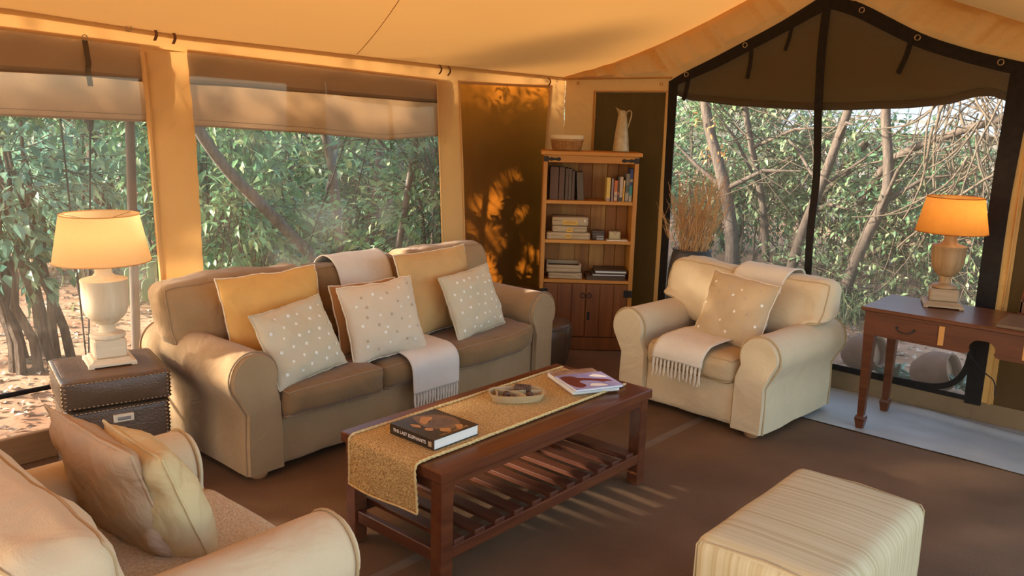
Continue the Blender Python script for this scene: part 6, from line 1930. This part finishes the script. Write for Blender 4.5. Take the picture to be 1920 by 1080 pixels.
# unseen trees added close to the tent to shade windows and mesh panel
for k, (y, lab) in enumerate(((3.15, 'added unseen shade tree near the tent, left of the mesh panel'), (-1.1, 'added unseen shade tree near the tent, nearest the entrance end'), (0.5, 'added unseen shade tree near the tent, left of the pale lamp'), (2.1, 'added unseen shade tree near the tent, behind the canvas post'))):
    trunk_tree(lab, [(-6.3, 3.2, GZ), (-6.3, 3.2, 0.9), (-6.2, 3.2, 1.7), (-5.9, 3.2, 2.25)] if k == 0 else [(-5.6, y - 0.55, GZ), (-5.62, y - 0.52, 0.9), (-5.66, y - 0.35, 1.6), (-5.72, y, 2.1)], 0.045, 0.025, (-5.75, y + 0.1, 2.04, 0.5, 1.0, 0.46), 680, 0.11, 'leaf_a', 90 + k, 'bark', 0, clump=0.15, group='added trees shading the windows')
bush('dense bush added to shade the outside of the mesh panel', (-4.64, 4.40, GZ), (0, 0, 1.05, 0.32, 0.85, 1.15), 1000, 0.085, 'leaf_a', 95, 5, 'bark', 0.02, 0, shell=0.1)  # bush added only to shade the panel, with gaps cut for sun spots
# cactus pads
cx = root('prickly_pear', 'small prickly pear with flat pads seen right of the pale lamp', 'cactus', (-7.3, 3.15, GZ))
for k, (dx, dy, dz, s_) in enumerate(((0, -0.16, 0.16, 1), (0, 0.02, 0.14, 1), (0.02, 0.03, 0.30, 0.8), (0, 0.2, 0.15, 1.1), (0.01, 0.24, 0.33, 0.9), (0, 0.34, 0.2, 0.8))):
    b = MB(); b.soft_box((dx - 0.015, dy - 0.06 * s_, dz - 0.10 * s_), (dx + 0.015, dy + 0.06 * s_, dz + 0.10 * s_), 0.058 * s_, 8); b.build('pad', M['cactus'], cx, sharp=None)

# --- right: tangle beyond the netting
trunk_tree('upright brown trunk behind the dried twigs', [(-4.05, 8.1, GZ), (-4.12, 8.1, 0.6), (-4.3, 8.1, 1.2), (-4.5, 8.1, 1.75), (-4.7, 8.1, 2.8)], 0.075, 0.045, bark='bark', seed=20, branches=4, gaps=False)
trunk_tree('thin slanting trunk right of the dried twigs', [(-3.85, 8.5, GZ), (-3.95, 8.5, 0.7), (-4.15, 8.5, 1.4), (-4.5, 8.5, 2.6)], 0.045, 0.03, bark='bark', seed=21, branches=4, gaps=False)
trunk_tree('reddish leaning trunk left of the door zip', [(-3.55, 8.3, GZ), (-3.45, 8.3, 0.5), (-3.25, 8.3, 1.2), (-3.05, 8.3, 2.0), (-2.9, 8.3, 2.8)], 0.06, 0.03, bark='bark', seed=22, branches=4, gaps=False)
trunk_tree('dark leaning trunk beside the reddish trunk', [(-3.8, 8.9, GZ), (-3.7, 8.9, 0.5), (-3.45, 8.9, 1.0), (-3.1, 8.9, 1.5)], 0.08, 0.04, bark='bark', seed=23, branches=3, gaps=False)
trunk_tree('twisted trunk just right of the door zip', [(-2.95, 8.2, GZ), (-2.80, 8.2, 0.5), (-2.62, 8.2, 1.1), (-2.72, 8.2, 1.9), (-2.65, 8.2, 2.7)], 0.06, 0.035, bark='bark', seed=24, branches=5, gaps=False)
trunk_tree('bare horizontal limb across the right half of the netting', [(-3.0, 8.6, 0.9), (-2.7, 8.5, 1.35), (-2.2, 8.4, 1.60), (-1.7, 8.4, 1.78), (-1.1, 8.4, 1.95)], 0.04, 0.03, bark='bark', seed=25, branches=6, gaps=False)
trunk_tree('low bare limb behind the amber lamp', [(-3.1, 8.7, 0.2), (-2.7, 8.7, 0.5), (-2.2, 8.7, 0.58), (-1.6, 8.7, 0.9)], 0.03, 0.018, bark='vine', seed=26, branches=6, gaps=False)
def vines(label, box, n, seed, length=(0.6, 1.6), r=0.006, mk='vine', hang=0.0, own=40):
    """tangle of thin curved stems; the thickest are parts of their own"""
    r_ = random.Random(seed)
    lo, hi = Vector(box[0]), Vector(box[1])
    t = root('vine_tangle', label, 'vines', tuple((lo + hi) / 2), 0, 'climber tangles beyond the netting')
    o_ = (lo + hi) / 2
    rest = MB()
    for k in range(n):
        p = Vector((r_.uniform(lo.x, hi.x), r_.uniform(lo.y, hi.y), r_.uniform(lo.z, hi.z)))
        d = Vector((r_.uniform(-1, 1), r_.uniform(-0.5, 0.5), r_.uniform(-1, 1) - hang)).normalized()
        L_ = r_.uniform(*length); P = [p - o_]
        cv = Vector((r_.uniform(-1, 1), r_.uniform(-0.4, 0.4), r_.uniform(-1, 1))) * 0.55
        for i in range(9):
            d = (d + cv * 0.22 + Vector((r_.uniform(-1, 1), r_.uniform(-1, 1), r_.uniform(-1, 1))) * 0.14).normalized()
            p = p + d * L_ / 9
            if p.z < GZ: break
            P.append(p - o_)
        if len(P) < 4: continue
        rr = r * r_.uniform(0.4, 1.5)
        if k < own:
            q = MB(); q.tube(P, [rr * 1.3 * (1 - 0.5 * i / len(P)) for i in range(len(P))], 5, cap=False); q.build('vine_stem', M[mk], t, sharp=None)
        else:
            rest.tube(P, [rr * (1 - 0.5 * i / len(P)) for i in range(len(P))], 4, cap=False)
    o = rest.build('fine_stems', M[mk], t, sharp=None); o['kind'] = 'stuff'
    return t
vines('tangle of pale climber stems left of the door zip', ((-4.6, 8.2, 0.2), (-2.9, 9.3, 2.2)), 150, 31)
vines('tangle of pale climber stems right of the door zip', ((-2.9, 8.5, 0.3), (-1.2, 9.4, 2.0)), 170, 32)
vines('hanging green-grey creepers at the top right of the netting', ((-2.2, 7.8, 1.3), (-1.3, 8.6, 2.4)), 90, 33, (0.6, 1.3), 0.008, 'vine', 1.2, 30)
vines('low twigs over the ground behind the amber lamp', ((-3.0, 8.5, 0.0), (-1.0, 9.2, 0.6)), 80, 34, (0.4, 1.0), 0.004, 'vine', 0.0, 20)
bush('leafy climber left of the door zip', (-4.3, 8.9, GZ), (0.0, 0.0, 1.5, 1.0, 0.5, 0.8), 260, 0.10, 'leaf_c', 41, 4, 'vine', 0.012, 14, gaps=False)
bush('small-leaved climber in the middle of the netting', (-3.4, 9.0, GZ), (0.0, 0.0, 1.2, 0.9, 0.5, 0.65), 300, 0.08, 'leaf_c', 42, 4, 'vine', 0.012, 14, gaps=False)
bush('small-leaved bush behind the amber lamp', (-2.3, 9.1, GZ), (0.0, 0.0, 0.75, 1.0, 0.5, 0.70), 320, 0.08, 'leaf_c', 43, 5, 'vine', 0.010, 14, gaps=False)
bush('pale-leaved climber right of the door zip', (-2.7, 8.9, GZ), (0.1, 0.0, 1.15, 0.8, 0.5, 0.55), 240, 0.085, 'leaf_a', 44, 4, 'vine', 0.010, 14, gaps=False)
bush('low undergrowth behind the far cream armchair', (-3.2, 8.3, GZ), (0.0, 0.0, 0.22, 0.8, 0.4, 0.28), 170, 0.07, 'leaf_c', 45, 5, 'vine', 0.008, 10, gaps=False)
bush('shaded bush beyond the tangle, left of the door zip', (-5.4, 10.6, GZ), (0, 0, 1.3, 1.4, 0.9, 1.3), 520, 0.10, 'leaf_dark', 46, 5, 'bark', 0.03, 0, gaps=False)
bush('shaded bush beyond the tangle, at the door zip', (-3.8, 10.9, GZ), (0, 0, 0.9, 1.2, 0.8, 1.0), 420, 0.09, 'leaf_dark', 47, 5, 'bark', 0.03, 0, gaps=False)
bush('shaded bush beyond the tangle, behind the amber lamp', (-2.2, 10.6, GZ), (0, 0, 0.75, 1.2, 0.8, 0.85), 400, 0.09, 'leaf_a', 48, 5, 'bark', 0.03, 0, gaps=False)
bush('shaded bush far right behind the mesh panel', (-0.3, 9.6, GZ), (0, 0, 0.9, 1.1, 0.9, 1.0), 300, 0.10, 'leaf_a', 49, 5, 'bark', 0.03, 0, gaps=False)
bush('green bush at the left edge of the netting', (-5.0, 9.0, GZ), (0, 0, 1.4, 0.7, 0.6, 1.0), 300, 0.085, 'leaf_a', 50, 5, 'bark', 0.02, 10, gaps=False)
# withered rust leaves on the brown trunk
rw = root('withered_spray', 'spray of withered rust-coloured leaves on the brown trunk', 'leaves', (-4.35, 7.9, 1.35))
rng = np.random.default_rng(9)
for (dx, dz, n_) in ((0.02, 0.28, 6), (0.0, -0.02, 8), (-0.15, 0.33, 5), (0.18, -0.02, 9)):
    for k in range(n_):
        lo = bpy.data.objects.new('leaf', leaf_template('leaf_rust')); C.objects.link(lo); lo.parent = rw
        lo.location = (dx + rng.normal(0, 0.04), rng.normal(0, 0.03), dz + rng.normal(0, 0.05)); lo.scale = (0.06,) * 3
        lo.rotation_euler = tuple(rng.uniform(0, 6, 3))
# neighbouring tent seen faintly through the tangle
nt_ = root('neighbour_tent', 'pale blue-grey canvas tent glimpsed beyond the tangle', 'tent', (-3.6, 15.5, GZ))
b = MB(); b.prism([(0, 1.72), (3.2, 3.0), (3.2, 2.96), (0, 1.66)], lambda a, c: (-3.5, a, c), lambda a, c: (4.6, a, c)); b.build('roof', M['tentblue'], nt_, smooth=False)
b = MB(); b.box((-3.3, 0.3, 0.0), (4.4, 0.36, 1.9), 0.01); b.build('wall', M['tentgrey'], nt_, smooth=False)
# grass and litter
def grass(label, cx_, cy_, rx, ry, n, h, seed):
    rng = np.random.default_rng(seed)
    P = np.stack([cx_ + rng.normal(0, rx, n), cy_ + rng.normal(0, ry, n), np.full(n, GZ)], 1)
    D = np.stack([rng.normal(0, 0.5, n), rng.normal(0, 0.5, n), np.ones(n)], 1); D /= np.linalg.norm(D, axis=1, keepdims=True)
    V, F = leaf_arrays(P, D, h * rng.uniform(0.5, 1.2, n), 0.06, rng)
    o = tri_mesh('grass', V, F, M['grass'], None); tag(o, label, 'grass', None, 'stuff'); return o
grass('dry grass tufts outside the door behind the cream armchair', -2.75, 7.9, 0.5, 0.3, 1300, 0.22, 1)
grass('green grass under the leaning log', -7.6, 5.0, 0.7, 0.8, 1800, 0.30, 2)
rng = np.random.default_rng(77)
nL = 9000
lx = np.concatenate([rng.uniform(-10, -4.4, nL), rng.uniform(-5, 0.5, 3500)])
ly = np.concatenate([rng.uniform(0, 8.5, nL), rng.uniform(5.5, 9.5, 3500)])
D = np.stack([rng.normal(0, 1, len(lx)), rng.normal(0, 1, len(lx)), rng.normal(0, 0.15, len(lx))], 1); D /= np.linalg.norm(D, axis=1, keepdims=True)
zz = GZ + 0.012 + np.array([0.05 * nz(a * 0.5, b_ * 0.5, 2) * min(1, max(0, max(-4.6 - a, b_ - 5.8)) / 2) for a, b_ in zip(lx, ly)])
V, F = leaf_arrays(np.stack([lx, ly, zz], 1), D, rng.uniform(0.03, 0.085, len(lx)), 0.5, rng)
tag(tri_mesh('leaf_litter', V, F, M['litter'], None), 'dry leaf litter strewn over the red soil outside', 'leaf litter', None, 'stuff')
